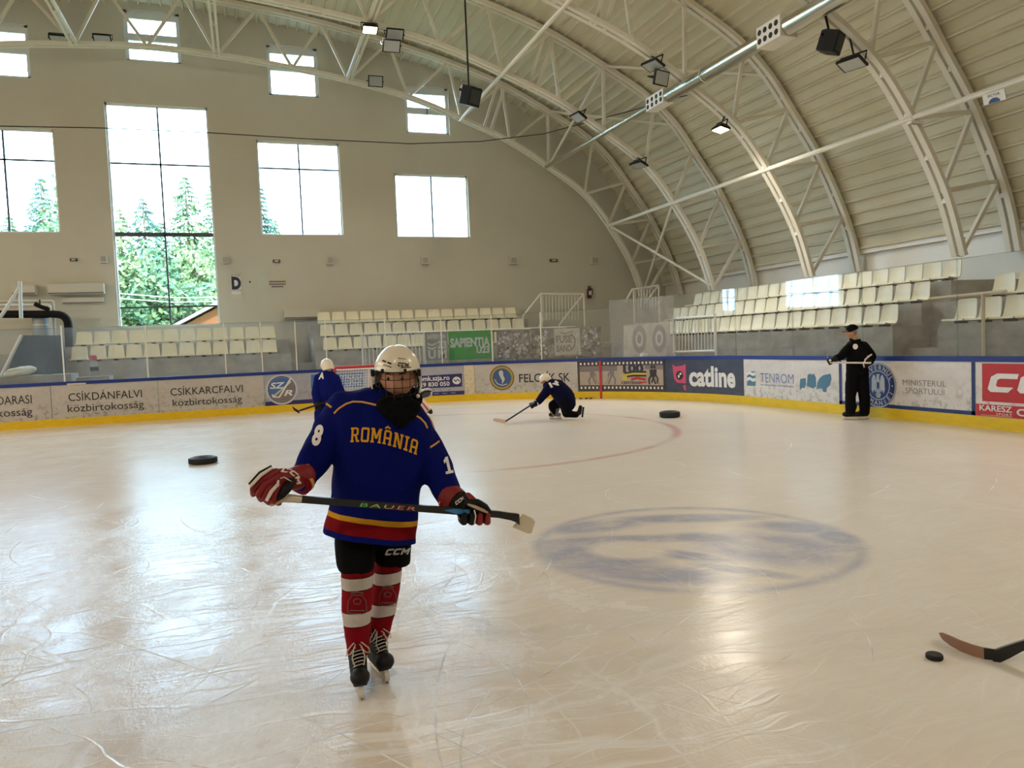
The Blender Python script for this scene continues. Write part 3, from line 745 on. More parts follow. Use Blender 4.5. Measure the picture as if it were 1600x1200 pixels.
# Ministry board
sA, sB = bs(1311, 590)[0], bs(1524, 600)[0]
b = board(sA, sB, 'white rink board in navy frame reading MINISTERUL SPORTULUI behind the referee', white_p)
fr = [[(sA+.01, .2), (sA+.075, .2), (sA+.075, 1.035), (sA+.01, 1.035)], [(sB-.065, .2), (sB-.005, .2), (sB-.005, 1.035), (sB-.065, 1.035)], [(sA+.01, .197), (sB-.005, .197), (sB-.005, .26), (sA+.01, .26)]]
onboard(flat2d(fr), .005).build('navy_frame', i_dblue, b)
c = bs(1372.6, 602); r = .405
g = onboard(sz((ell(0, 0, 1, 1, 44), [tuple(range(44))]), c, r), .006).build('round_seal', i_dblue, b)
onboard(sz(merge(annulus(0, 0, .94, .94, .985, .985), annulus(0, 0, .62, .62, .66, .66)), c, r), .009).build('seal_rings', i_lgrey, g)
onboard(sz(merge(ringtext('GUVERNUL', .8, .2, math.radians(165), math.radians(15)), ringtext('ROMÂNIEI', .8, .2, math.radians(-165), math.radians(-15), True), (ell(.8, 0, .04, .04, 10), [tuple(range(10))]), (ell(-.8, 0, .04, .04, 10), [tuple(range(10))])), c, r), .009).build('lettering', i_lgrey, g)
wing = [(.1, .1), (.16, .42), (.26, .48), (.36, .3), (.38, -.2), (.3, -.36), (.24, -.2), (.14, -.32)]
onboard(sz(flat2d([wing, [(-x, y) for x, y in reversed(wing)], [(-.08, .5), (.1, .5), (.06, .36), (.12, .1), (.1, -.3), (0, -.5), (-.1, -.3), (-.12, .1)], [(-.16, -.36), (.16, -.36), (.1, -.56), (-.1, -.56)]]), c, r), .009).build('eagle_mark', i_lgrey, g)
onboard(sz(flat2d([[(-.07, .14), (.07, .14), (.07, -.1), (0, -.2), (-.07, -.1)]]), c, r), .012).build('shield', i_dblue, g)
lett(b, 'MINISTERUL', (1411, 602), (1479, 604), 593.6, i_grey, -.005); lett(b, 'SPORTULUI', (1415, 615), (1476, 617), 606.5, i_grey, -.005)
# red sport shop board
CL = [(.14, 0), (.80, 0), (.95, .28), (.36, .28), (.28, .36), (.28, .66), (.36, .73), (1.0, .73), (1.0, 1), (.2, 1), (0, .82), (0, .16)]
ML = [(0, 0), (.25, 0), (.25, .52), (.5, .2), (.75, .52), (.75, 0), (1, 0), (1, 1), (.76, 1), (.5, .62), (.24, 1), (0, 1)]
def ccm(gap=.14, sh=.26):
    out = []; u = 0
    for P in (CL, CL, ML):
        wd = 1.25 if P is CL else 1.35
        out.append([(u+x*wd+y*sh, y) for x, y in P]); u += wd+gap
    return flat2d(out)
s0 = bs(1524, 600)[0]
b = board(s0, s0+3.0, 'red rink board with large white angular letters and KARESZ SPORT', white_p)
onboard(flat2d([[(s0+.12, .43), (s0+2.94, .43), (s0+2.94, 1.015), (s0+.12, 1.015)], [(s0+.01, .2), (s0+2.98, .2), (s0+2.98, .385), (s0+.01, .385)]]), .004).build('red_field', i_red, b)
cs = bs(1542.5, 614)[0]; ce = bs(1592.5, 585)[0]; wC = (ce-cs)/1.51
vf = ccm(); onboard(([(cs+x*wC, .58+y*.285) for x, y in vf[0]], vf[1]), .008).build('lettering', i_white, b)
k0 = bs(1531, 648)[0]; k1 = bs(1582, 649)[0]
onboard(fit(text2d('KARESZ', .02), k0, .285, k1, .37, (0, HC)), .008).build('lettering', i_white, b)
onboard(fit(text2d('SPORT', .0, 0, 1.2), k0+(k1-k0)*.52, .225, k1, .262, (0, HC)), .008).build('lettering', i_white, b)
onboard(flat2d([[(k0+.02, .213), (k1, .213), (k1, .218), (k0+.02, .218)]]), .008).build('underline', i_white, b)
onboard(fit(text2d('OPTIKA', .03), k1+.07, .245, k1+.85, .345, (0, HC)), .008).build('lettering', i_white, b)
s0 += 3.0
board(s0, s0+3, 'plain white rink board right of the red one', white_p); board(s0+3, s0+12, 'plain white rink board along the near right side', white_p)
# red goal line painted up the boards
sg = bs(939, 595)[0]
tag(onboard(flat2d([[(sg-.035, .0), (sg+.035, .0), (sg+.035, 1.04), (sg-.035, 1.04)]]), .02).build('goal_line_strip', i_red), 'thin red goal line strip painted up the film strip board', 'goal line')

# ---- glass above the boards
GS = [-8.36, -6.36, -4.36, -2.45, -.55, .38, 1.28, 2.09, 3.75, 5.34, 6.8, 8.23, 10.29, 12.3, 14.3, 16.26, 18.17, 20.18, 22.2, 24.2]
GL = ['left of the grey stair panel, outside the frame', 'at the left edge before the stair', 'before the left seats beside the bright post', 'before the tall window', 'before the right end of the left seats', 'narrow, before the gap between seat blocks', 'narrow, second before the gap between seat blocks', 'before the left end of the right seats', 'above the goal', 'before the green banner', 'before the dark photo banner', 'before the FUSE BAND banner', 'tall and scuffed before the round dark eyes', 'before the white barred railing', 'with window reflections above TENROM', 'with window reflections left of the referee', 'right of the referee helmet', 'at the right edge before the stair aisle', 'just beyond the right edge']
for i, (a, b_) in enumerate(zip(GS, GS[1:])):
    tall = a >= 10.2; zt = 2.68 if tall else 2.47
    t = thing('glass_panel', 'clear protective glass panel on the boards, '+GL[i], 'glass panel', BP((a+b_)/2, 1.123, -.04), world=True, group='glass panels above the boards')
    strip(a+.012, b_-.012, 1.123, zt, -.035, -.047).build('pane', m_hazy if abs(a-10.29) < .01 else m_glass, t)
    if tall: strip(a, a+.022, 1.123, zt, -.03, -.055).build('clear_edge', m_clear, t)
    else: strip(a-.014, a+.014, 1.123, zt+(.06 if i == 2 else 0), -.02, -.06).build('post', m_white if i == 2 else m_steel, t)
    strip(a, b_, zt-.012, zt+.004, -.033, -.049).build('top_edge', m_clear, t)

# ================================================================ STANDS
def stand(name, label, boxes):
    mb = MB(); boxes = [(a, min(b_, 16.36), c, min(d, YW-.012), e, f) for a, b_, c, d, e, f in boxes]
    for x0, x1, y0, y1, z0, z1 in boxes: mb.box(((x0+x1)/2, (y0+y1)/2, (z0+z1)/2), (x1-x0, y1-y0, z1-z0))
    return tag(mb.build(name, m_conc), label, 'grandstand')
stand('concrete_stand', 'grey concrete steps under the left white seats by the tall window', [(-5.15, 1.3, 25.0, 25.8, 0, 1.6), (-5.15, 1.3, 25.8, YW, 0, 2.05)])
stand('concrete_stand', 'grey concrete steps under the right white seats of the end stand', [(2.05, 9.85, 25.0, 25.8, 0, 1.6), (2.05, 9.85, 25.8, 26.6, 0, 2.05), (2.05, 9.85, 26.6, YW, 0, 2.5)])
stand('concrete_stand', 'low concrete landing between the two blocks of end seats', [(1.3, 2.05, 25.6, YW, 0, 1.25), (9.85, 16.0, 24.2, YW, 0, 1.5), (12.15, 16.6, 22.9, 24.2, 0, 1.5)])
stand('concrete_stand', 'long grey concrete steps under the white seats along the right side', [(12.2, 12.95, 12.0, 22.9, 0, 1.65), (12.95, 13.75, 12.0, 22.9, 0, 2.1), (13.75, 16.55, 12.0, 22.9, 0, 2.55), (12.2, 12.95, 2, 10.95, 0, 1.65), (12.95, 13.75, 2, 10.95, 0, 2.1), (13.75, 16.55, 2, 10.95, 0, 2.15), (12.5, 13.2, 10.95, 12, 0, 1.2), (13.2, 16.55, 10.95, 12, 0, 2.1)])
stand('walkway', 'grey raised walkway floor behind the boards', [(-15, 11.8, 22.2, 25.0, 0, .5), (11.2, 12.2, 2, 22.6, 0, .5)])
def seat_mesh():
    side = [(-.20, .055), (-.19, .09), (-.10, .075), (.04, .06), (.10, .075), (.135, .13), (.155, .22), (.175, .34), (.19, .43), (.188, .452)]
    R = []
    def wd(z): return .222 - max(0, z-.12)*.09
    for i, (y, z) in enumerate(side):
        a = side[max(0, i-1)]; b_ = side[min(len(side)-1, i+1)]; dy, dz = b_[0]-a[0], b_[1]-a[1]; L = math.hypot(dy, dz); ny, nz = dz/L*.012, -dy/L*.012
        w_ = wd(z); 
        if i == len(side)-1: w_ -= .03
        ring = []
        for k in range(7):
            x = -w_+2*w_*k/6; c = .03*(k/3-1)**2; ring.append(Vector((x, y-c, z)))
        for k in range(6, -1, -1):
            x = -w_+2*w_*k/6; c = .03*(k/3-1)**2; ring.append(Vector((x, y-c+ny*1.6, z+nz*1.6)))
        R.append(ring)
    return MB().rings(R)
_se = thing('stadium_seat', 'x', 'seat', (0, 0, 0))
seat_mesh().build('seat_shell', m_seat, _se, True)
MB().box((0, .0, .028), (.10, .22, .058)).box((0, .215, .14), (.05, .03, .2)).build('bracket', m_black, _se)
_first = [True]
def seat(x, y, z, rz, label, group):
    if _first[0]: o = _se; o.location = (x, y, z); o.rotation_euler = (0, 0, rz); o['label'] = label; o['group'] = group; _first[0] = False; return o
    return dup(_se, (x, y, z), (0, 0, rz), label, group)
rj = random.Random(5)
SP = .482
for nm, Y, z in (('front', 25.2, 1.6), ('back', 26.0, 2.05)):
    for i in range(12):
        seat(-4.62+i*SP, Y, z, rj.uniform(-.03, .03), ORD[i+1]+' white seat from the left, '+nm+' row of the left end block', 'white seats left of the end stand')
for nm, Y, z in (('front', 25.2, 1.6), ('middle', 26.0, 2.05), ('back', 26.8, 2.5)):
    for i in range(15):
        seat(2.55+i*SP, Y, z, rj.uniform(-.03, .03), ORD[i+1]+' white seat from the left, '+nm+' row of the right end block', 'white seats right of the end stand')
for nm, X, z, y1 in (('front', 12.45, 1.65, 12.45), ('middle', 13.2, 2.1, 12.35), ('top', 14.0, 2.55, 12.3)):
    n = int((22.6-y1)/SP)
    for i in range(n):
        seat(X, y1+i*SP, z, -PI/2+rj.uniform(-.04, .04), ORD[i+1]+' white seat from the aisle, '+nm+' row of the long right stand', 'white seats of the right stand')
for nm, X, z, y1, n in (('front', 12.45, 1.65, 10.66, 5), ('middle', 13.2, 2.1, 10.5, 5)):
    for i in range(n):
        seat(X, y1-i*SP, z, -PI/2+rj.uniform(-.03, .03), ORD[i+1]+' white seat right of the stair aisle, '+nm+' row', 'white seats right of the aisle')

# ---- railings and banners behind the glass
def railing(label, segs, r=.03, bars=(), base=None, m=None, group=None):
    pts = [Vector(p) for s in segs for p in s]; base = base or min(pts, key=lambda p: p.z)
    t = thing('railing', label, 'railing', base, world=True, group=group)
    mb = MB()
    for a, b_ in segs: mb.tube([a, b_], r, 8)
    mb.build('rail_frame', m or m_white, t)
    if bars:
        mb = MB()
        for a, b_ in bars: mb.tube([a, b_], r*.42, 6)
        mb.build('bars', m or m_white, t)
    return t
Yb = 23.5
xs = [3.32, 5.25, 7.45, 8.2, 10.4]
railing('white barred railing carrying the banners in front of the right end seats', [((3.32, Yb, 2.08), (10.4, Yb, 2.08)), ((3.32, Yb, .75), (10.4, Yb, .75))]+[((x, Yb, .5), (x, Yb, 2.08)) for x in xs], .028, [((3.4+i*.12, Yb, .75), (3.4+i*.12, Yb, 2.08)) for i in range(16)])
def on_y(vf_px, Y, d=0): return [onY(a, b_, Y-d) for a, b_ in vf_px]
def banner(label, x0, x1, z0, z1, col, Y=Yb-.06, name='banner'):
    t = thing(name, label, 'banner', ((x0+x1)/2, Y, z0), world=True)
    MB().box(((x0+x1)/2, Y, (z0+z1)/2), (x1-x0, .02, z1-z0)).build('cloth', col, t)
    return t
def ink(t, vf, Y, m, name='lettering', d=.014): MB().add([(x, Y-d, z) for x, z in vf[0]], vf[1]).build(name, m, t)
bY = Yb-.06
i_green = mat('green_cloth', S(64, 150, 62), .8, var=.1); i_bgrey = mat('grey_cloth', S(142, 142, 136), .8, var=.15, vscale=6); i_photo = mat('dark_photo_cloth', S(92, 84, 80), .8, var2=S(168, 158, 148), vscale=6); i_wgrey = mat('pale_cloth', S(190, 182, 172), .8, var=.1)
t = banner('square grey banner with pale block letters left of the green one', 5.26, 5.98, 1.2, 2.07, i_bgrey)
ink(t, merge(fit(text2d('SAPIENTIA', .03), 5.32, 1.86, 5.92, 2.0, (0, HC)), band2d([(5.32, 1.72), (5.46, 1.66), (5.6, 1.72)], .05), band2d([(5.32, 1.6), (5.46, 1.54), (5.6, 1.6)], .05), fit(text2d('U', .05), 5.33, 1.26, 5.58, 1.5, (0, HC)), fit(text2d('23', .05), 5.64, 1.56, 5.93, 1.78, (0, HC)), fit(text2d('M', .05), 5.64, 1.26, 5.93, 1.5, (0, HC))), bY, i_lgrey)
t = banner('green banner reading SAPIENTIA U23 in white', 6.0, 7.40, 1.17, 2.07, i_green)
ink(t, fit(text2d('SAPIENTIA', .04), 6.05, 1.58, 7.36, 1.84, (0, HC)), bY, i_lgrey); ink(t, fit(text2d('U23', .04), 6.9, 1.36, 7.34, 1.56, (0, HC)), bY, i_lgrey)
t = banner('grey brown photo banner between the green and FUSE BAND banners', 7.6, 8.75, 1.12, 2.05, i_photo)
rr = random.Random(3)
ink(t, flat2d([[(lambda a, b_, r_: [(a+r_*math.cos(q*1.26), b_+r_*math.sin(q*1.26)) for q in range(5)])(7.65+rr.random()*1.0, 1.18+rr.random()*.8, .015+rr.random()*.05)][0] for _ in range(60)]), bY, i_lgrey, 'pale_speckles')
t = banner('long grey brown photo banner with FUSE BAND in its middle', 8.77, 11.3, 1.1, 2.08, i_photo)
xa = onY(866, 530, bY).x; xb = onY(906, 530, bY).x
MB().box(((xa+xb)/2, bY-.012, 1.6), (xb-xa, .01, .88)).build('pale_square', i_wgrey, t)
ink(t, merge(fit(text2d('FUSE', .03), xa+.06, 1.58, xa+.62, 1.8, (0, HC)), fit(text2d('BAND', .03), xa+.06, 1.28, xa+.6, 1.48, (0, HC)), band2d([(xa+.58+.16*math.sin(q*.3), 1.3+q*.055) for q in range(11)], .05), band2d([(xa+.2, 1.92), (xa+.4, 1.86), (xa+.65, 1.94)], .03)), bY, i_grey, d=.02)
ink(t, flat2d([[(lambda a, b_, r_: [(a+r_*math.cos(q*1.26), b_+r_*math.sin(q*1.26)) for q in range(5)])(8.85+rr.random()*.5 if k % 2 else 10.3+rr.random()*.9, 1.15+rr.random()*.85, .015+rr.random()*.05)][0] for k in range(80)]), bY, i_lgrey, 'pale_speckles', d=.022)
# panel with two dark ovals, standing at the corner
Ye = 20.3
P = [onY(a, b_, Ye) for a, b_ in ((975, 508), (1047, 502), (1047, 556), (975, 559))]
t = thing('banner', 'pale corner banner with two large dark ovals like eyes', 'banner', (P[0]+P[1]+P[2]+P[3])/4, world=True)
MB().add([p for p in P]+[p+Vector((0, .03, 0)) for p in P], [(0, 1, 2, 3), (7, 6, 5, 4), (0, 4, 5, 1), (1, 5, 6, 2), (2, 6, 7, 3), (3, 7, 4, 0)]).build('cloth', i_wgrey, t)
MB().tube([P[0]+Vector((.05, .05, 0)), Vector((P[0].x+.05, P[0].y+.05, .5))], .025, 6).tube([P[1]+Vector((-.05, .05, 0)), Vector((P[1].x-.05, P[1].y+.05, .5))], .025, 6).build('post', m_white, t)
for cx, cy in ((999, 530), (1030, 529)):
    for rx, ry, mm, d in ((11, 22, i_grey, .012), (6, 12, i_lgrey, .018), (3.4, 7, i_grey, .024)):
        MB().add([onY(cx+rx*math.cos(q*PI/14), cy+ry*math.sin(q*PI/14), Ye-d) for q in range(28)], [tuple(range(28))]).build('dark_oval' if mm is i_grey else 'pale_oval', mm, t)
# exit railings
def dn(p, z=1.5): return Vector((p.x, p.y, z))
q = lambda a, b_, Y: onY(a, b_, Y)
Y = 26.4
railing('white stair railing below the fire extinguisher', [(q(845, 459, Y), q(912, 459, Y)), (q(912, 459, Y), q(873, 509, Y)), (q(845, 459, Y), q(817, 494, Y)), (q(845, 459, Y), dn(q(845, 459, Y))), (q(912, 459, Y), dn(q(912, 459, Y))), (q(817, 494, Y), dn(q(817, 494, Y))), (q(842, 511, Y), q(850, 498, Y))], .035, [(q(848+i*5, 460, Y), q(849+i*5, 500, Y)) for i in range(12)])
Y = 25.0
railing('white barred stair railing at the corner of the right stand', [(q(988, 452, Y), q(1029, 446, Y)), (q(1029, 446, Y), q(1008, 474, Y)), (q(988, 452, Y), q(977, 472, Y)), (q(1029, 446, Y), dn(q(1029, 446, Y))), (q(990, 452, Y), dn(q(990, 452, Y)))], .035, [(q(993+i*4.5, 451.3-i*.66, Y), q(993+i*4.5, 480, Y)) for i in range(8)])
X = 11.95; q = lambda a, b_: onX(a, b_, X)
railing('white barred gate railing before the right seats', [(q(1052, 498), q(1117, 494)), (q(1052, 550), q(1117, 548)), (q(1117, 490), dn(q(1117, 490), .5)), (q(1052, 498), dn(q(1052, 498), .5))], .032, [(q(1056+i*5, 498), q(1056+i*5, 550)) for i in range(13)])
q = lambda a, b_: onX(a, b_, 12.12)
railing('beige handrail crossing the stair aisle in the right stand', [(q(1452, 467), q(1572, 455)), (q(1536, 459), dn(q(1536, 459), .5))], .03, m=mat('beige_paint', S(206, 190, 160), .5))
# left stair with its panel
Y = 24.4; q = lambda a, b_: onY(a, b_, Y)
t = railing('pale slanting stair handrail at the left edge', [(q(31, 449), q(-22, 530)), (q(31, 440), q(33, 497)), (q(34, 524), q(-4, 600))], .05, m=mat('pale_blue_paint', S(206, 214, 212), .5))
P = [q(*p) for p in ((33, 524), (98, 524), (103, 596), (3, 606))]
tag(MB().add([p for p in P]+[p+Vector((0, .08, 0)) for p in P], [(0, 1, 2, 3), (7, 6, 5, 4), (0, 4, 5, 1), (1, 5, 6, 2), (2, 6, 7, 3), (3, 7, 4, 0)]).build('stair_panel', mat('blue_grey_board', S(84, 92, 104), .7, var=.2, vscale=5)), 'slanted blue grey panel beside the stair at left', 'stair panel')
stand('concrete_stand', 'plain wall block below the heating pipes at the left', [(-9.5, -5.2, 25.4, YW, 0, 1.9)])

# ---- things on and in front of the window wall
Yq = YW-.02
def wbox(name, x0, y0, x1, y1, d, m, label, cat, group=None, parts=None):
    a = onY(x0, y0, YW-d/2); b_ = onY(x1, y1, YW-d/2)
    t = thing(name, label, cat, ((a.x+b_.x)/2, YW, min(a.z, b_.z)), world=True, group=group)
    MB().box(((a.x+b_.x)/2, YW-d/2-.003, (a.z+b_.z)/2), (abs(b_.x-a.x), d, abs(a.z-b_.z))).build('body', m, t, bevel=.006)
    return t, a, b_
m_box = mat('wall_box', S(206, 200, 184), .5); m_dbox = mat('dark_box', S(92, 84, 74), .6)
for k, (x, y, nm) in enumerate(((162, 405, 'left of the tall window'), (352, 406, 'just right of the tall window'), (516, 407, 'below the third large window'), (664, 407, 'below the rightmost large window'), (802, 407, 'right of all the large windows'), (929, 407, 'at the far right, above the extinguisher'))):
    t, a, b_ = wbox('wall_speaker', x-6, y-6, x+6, y+6, .16, m_box, 'small pale square wall speaker '+nm, 'wall speaker', 'small boxes in a row on the window wall')
    MB().box(((a.x+b_.x)/2, YW-.17, (a.z+b_.z)/2), (abs(b_.x-a.x)*.7, .01, abs(a.z-b_.z)*.7)).build('grille', mat('grille_grey', S(170, 165, 152), .6), t)
for x, y, nm in ((115, 406, 'left of the tall window'), (432, 408, 'between the two middle windows'), (865, 407, 'at right near the corner')):
    t, a, b_ = wbox('emergency_light', x-6, y-2.2, x+6, y+2.2, .08, m_dbox, 'flat dark emergency light on the wall '+nm, 'emergency light', 'dark lights on the window wall')
    MB().box(((a.x+b_.x)/2, YW-.09, (a.z+b_.z)/2), (abs(b_.x-a.x)*.5, .012, abs(a.z-b_.z)*.5)).build('lens', m_box, t)
for x0, y0, x1, y1, d, nm in ((75, 444, 164, 459, .3, 'long pale heater casing on the wall left of the tall window'), (20, 446, 57, 460, .3, 'shorter pale heater casing at the left edge'), (97, 466, 163, 474, .1, 'flat pale pipe cover under the long heater'), (443, 485, 500, 497, .35, 'pale beige beam behind the gap between seat blocks')):
    t, a, b_ = wbox('wall_casing', x0, y0, x1, y1, d, m_box, nm, 'wall casing', 'pale casings on the window wall')
    MB().box(((a.x+b_.x)/2, YW-d-.006, min(a.z, b_.z)+.03), (abs(b_.x-a.x)*.98, .01, .03)).build('louvre', m_dbox, t)
t, a, b_ = wbox('sector_sign', 360, 430, 377, 452, .02, m_white, 'white sector sign with a large navy D', 'sign')
cx = (a.x+b_.x)/2; ink(t, fit(text2d('D', .06), cx-.14, onY(368, 451, YW).z, cx+.16, onY(368, 434, YW).z, (0, HC)), YW-.02, i_navy, d=.006)
ink(t, fit(text2d('SECTOR', .02), cx-.15, onY(368, 432.3, YW).z, cx+.15, onY(368, 429.6, YW).z, (0, HC)), YW-.02, i_grey, d=.006)
t, a, b_ = wbox('notice_plate', 359.5, 453.5, 379, 466, .02, m_box, 'small framed plate below the sector D sign', 'notice')
MB().box(((a.x+b_.x)/2, YW-.026, (a.z+b_.z)/2+.05), (.3, .006, .1)).build('print', i_white, t)
t, a, b_ = wbox('paper_notice', 401, 427, 419, 452, .012, mat('faded_paper', S(200, 200, 186), .7), 'faded pale paper notice right of the D sign', 'notice')
MB().box(((a.x+b_.x)/2, YW-.018, b_.z+.15), (abs(b_.x-a.x)*.7, .004, .02)).box(((a.x+b_.x)/2, YW-.018, b_.z+.35), (abs(b_.x-a.x)*.7, .004, .02)).build('print', m_box, t)
t, a, b_ = wbox('paper_notice', 420, 433, 448, 453, .012, mat('paper', S(206, 198, 176), .7), 'paper notice with three dark printed lines on the wall', 'notice')
for k, (y, wd) in enumerate(((440.2, 26), (444.2, 26), (448, 19))):
    l = onY(434-wd/2, y, YW); r_ = onY(434+wd/2, y, YW); n = int(wd/2.2)
    ink(t, merge(*[band2d([(l.x+(r_.x-l.x)*i/n, l.z), (l.x+(r_.x-l.x)*(i+.7)/n, l.z)], .05) for i in range(n)]), YW-.012, i_brown, 'print', d=.006)
tag(MB().sphere(onY(390.5, 440.5, YW-.02), (.03, .02, .03)).build('wall_hook', m_black), 'tiny black hook on the wall right of the D sign', 'hook')
# fire extinguisher
p = onY(921, 466, YW-.1); zt_ = onY(921, 448, YW-.1).z
t = thing('fire_extinguisher', 'dark fire extinguisher hanging on the wall above the white railing', 'fire extinguisher', p, world=True)
H_ = zt_-p.z
MB().lathe([(.02, 0), (.085, .01), (.09, .04), (.09, H_*.72), (.06, H_*.84), (.03, H_*.9), (.03, H_)], p, 14).build('cylinder', mat('dark_red_paint', S(74, 24, 22), .4), t, True)
MB().beam((p.x-.06, p.y, p.z+H_), (p.x+.08, p.y, p.z+H_+.03), .03, .03).build('handle', m_black, t)
MB().tube([(p.x+.05, p.y-.02, p.z+H_*.95), (p.x+.14, p.y-.03, p.z+H_*.7), (p.x+.12, p.y-.04, p.z+H_*.3)], .015, 6).build('hose', m_black, t)
MB().box((p.x, p.y-.09, p.z+H_*.45), (.1, .012, .16)).build('label', m_white, t)
# heating pipes at left
Yp = 26.6; q = lambda a, b_, Y=Yp: onY(a, b_, Y)
def bend(P, r, n=6):
    out = [P[0]]
    for a, b_, c in zip(P, P[1:], P[2:]):
        d1 = (a-b_).normalized(); d2 = (c-b_).normalized()
        for k in range(n+1):
            u = k/n; A = b_+d1*r; B = b_+d2*r; out.append(A*(1-u)**2+b_*2*u*(1-u)+B*u*u)
    out.append(P[-1]); return out
m_ins = mat('black_insulation', S(30, 28, 28), .7, bump=.3, bscale=30)
tag(MB().tube(bend([q(-30, 491), q(106, 491), q(108, 545)], .35), .115, 10).build('insulated_pipe', m_ins, None, True), 'thick black insulated pipe bending down at the left', 'pipe')
tag(MB().tube(bend([q(-30, 478), q(78, 477), q(80, 540)], .08), .045, 8).build('heating_pipe', m_box, None, True), 'thin pale pipe bending down before the black pipe', 'pipe')
tag(MB().tube(bend([q(-30, 471.5, 26.9), q(83, 470.5, 26.9), q(87, 540, 26.9)], .08), .04, 8).build('heating_pipe', m_box, None, True), 'upper thin pale pipe bending down behind the other', 'pipe')
p = q(63, 481); t = thing('pipe_valve', 'dark valve and lever on the thin pipes at left', 'valve', p, world=True)
MB().tube([q(54, 475), q(78, 484)], .07, 8).build('valve_body', m_ins, t); MB().beam(q(62, 468), q(63, 482), .03, .03).build('lever', m_black, t)
p = q(66, 524, 26.9); t = thing('water_tank', 'pale blue grey cylinder tank below the black pipe', 'tank', p, world=True)
R_ = (q(80, 510, 26.9).x-q(52, 510, 26.9).x)/2
MB().lathe([(R_, 0), (R_, .62), (R_*.9, .70), (R_*.2, .72)], p, 18).build('shell', mat('tank_paint', S(150, 160, 160), .4), t, True)
MB().lathe([(R_*1.02, 0), (R_*1.02, .04)], p+Vector((0, 0, .3)), 18).build('band', m_box, t, True)
# things lying behind the glass at left
p = onY(32, 586, 22.7); t = thing('crumpled_bag', 'crumpled white bag lying behind the glass at left', 'bag', p, world=True)
a0 = p; L_ = onY(58, 580, 22.7).x-onY(6, 580, 22.7).x; mb = MB()
from mathutils import noise as NZ
mb.sphere(p+Vector((0, 0, .08)), (L_/2, .18, .13), 22, 14)
for v in mb.v:
    n = NZ.noise(v*7); v.z += .05*n+.10*((v.x-p.x)/L_); v.x += .04*NZ.noise(v*5+Vector((3, 0, 0)))
mb.build('bag_cloth', mat('white_cloth', S(226, 226, 212), .8), t, True)
MB().tube([p+Vector((-L_*.42, -.12, .1)), p+Vector((-L_*.2, -.2, .13)), p+Vector((.05, -.2, .15))], .012, 6).build('seam', m_box, t)
stand('ledge', 'dark ledge behind the boards at the left edge', [(-7.5, -4.3, 22.3, 23.2, .5, p.z-.02)])
p2 = onY(75, 591, 22.7); mb = MB().sphere(p2+Vector((0, 0, .05)), (.14, .12, .09), 14, 8)
tag(mb.build('dark_cap', mat('dark_cloth', S(40, 42, 52), .9), None, True), 'small dark cap lying beside the white bag', 'cap')
p = onY(148, 588, 23.2); zt_ = onY(148, 555, 23.2).z; t = thing('bottle', 'clear bottle with red cap standing behind the glass', 'bottle', p, world=True); H_ = zt_-p.z
MB().lathe([(.09, 0), (.1, .02), (.1, H_*.6), (.05, H_*.75), (.045, H_*.82)], p, 14).build('bottle_body', m_clear, t, True)
MB().lathe([(.085, H_*.76), (.085, H_)], p, 14).build('cap', m_red, t, True)
MB().lathe([(.102, H_*.25), (.102, H_*.45)], p, 14).build('label', i_brown, t, True)
stand('ledge', 'narrow ledge carrying the bottle behind the glass', [(p.x-.4, p.x+.4, 22.9, 23.5, .5, p.z-.002)])
p = BP(bs(1004, 556)[0], 1.127, -.06)
tag(MB().box(p+Vector((0, 0, .045)), (.20, .05, .085)).build('small_box', mat('bright_white_card', S(250, 246, 240), .5), bevel=.008), 'small bright white box on top of the film strip board', 'box')

# ================================================================ LAMPS AND SPEAKERS UNDER THE ROOF
m_lens = mat('lamp_lens', S(176, 182, 180), .15); m_lit = mat('lit_lens', (1, .9, .7), .5, emit=(1, .72, .36), estr=26)
def lamp(label, p, rz, tilt, size=.46, lit=0, mount=None, group='floodlights under the roof'):
    t = thing('floodlight', label, 'floodlight', p, rz, group)
    M = Matrix.Rotation(tilt, 4, 'X'); w_ = size; h_ = size*.72
    prof = [(w_/2, h_/2, 0), (w_/2*.98, h_/2*.98, .05), (w_/2*.62, h_/2*.62, .13), (w_/2*.5, h_/2*.5, .15)]
    mb = MB().rings([[Vector((sx*a, sy*b_, z)) for sx, sy in ((-1, -1), (1, -1), (1, 1), (-1, 1))] for a, b_, z in prof]).xf(M)
    hs = mb.build('housing', m_black, t)
    MB().box((0, 0, -.004), (w_*.86, h_*.84, .012)).xf(M).build('lens', m_lit if lit else m_lens, t)
    br = MB().tube([M @ Vector((-w_/2-.02, 0, .03)), M @ Vector((-w_/2-.02, 0, .22)), M @ Vector((w_/2+.02, 0, .22)), M @ Vector((w_/2+.02, 0, .03))], .016, 6)
    q = M @ Vector((0, 0, .22))
    top = Vector((0, 0, .42)) if mount is None else Matrix.Rotation(-rz, 3, 'Z') @ (Vector(mount)-Vector(p))
    br.tube([q, top], .02, 6); br.build('bracket', m_black, t)
    if lit:
        L = bpy.data.lights.new('lamp', 'AREA'); L.shape = 'RECTANGLE'; L.size = w_*.8; L.size_y = h_*.8; L.energy = lit; L.color = LAMPC; L.spread = math.radians(165)
        lo = bpy.data.objects.new('lamp_light', L); COL.objects.link(lo); lo.parent = t; lo.matrix_local = M @ Matrix.Translation((0, 0, -.03))
    return t
def chord_at(X, Y): return (X, Y, zat(P1, X-XC))
A_ = math.radians
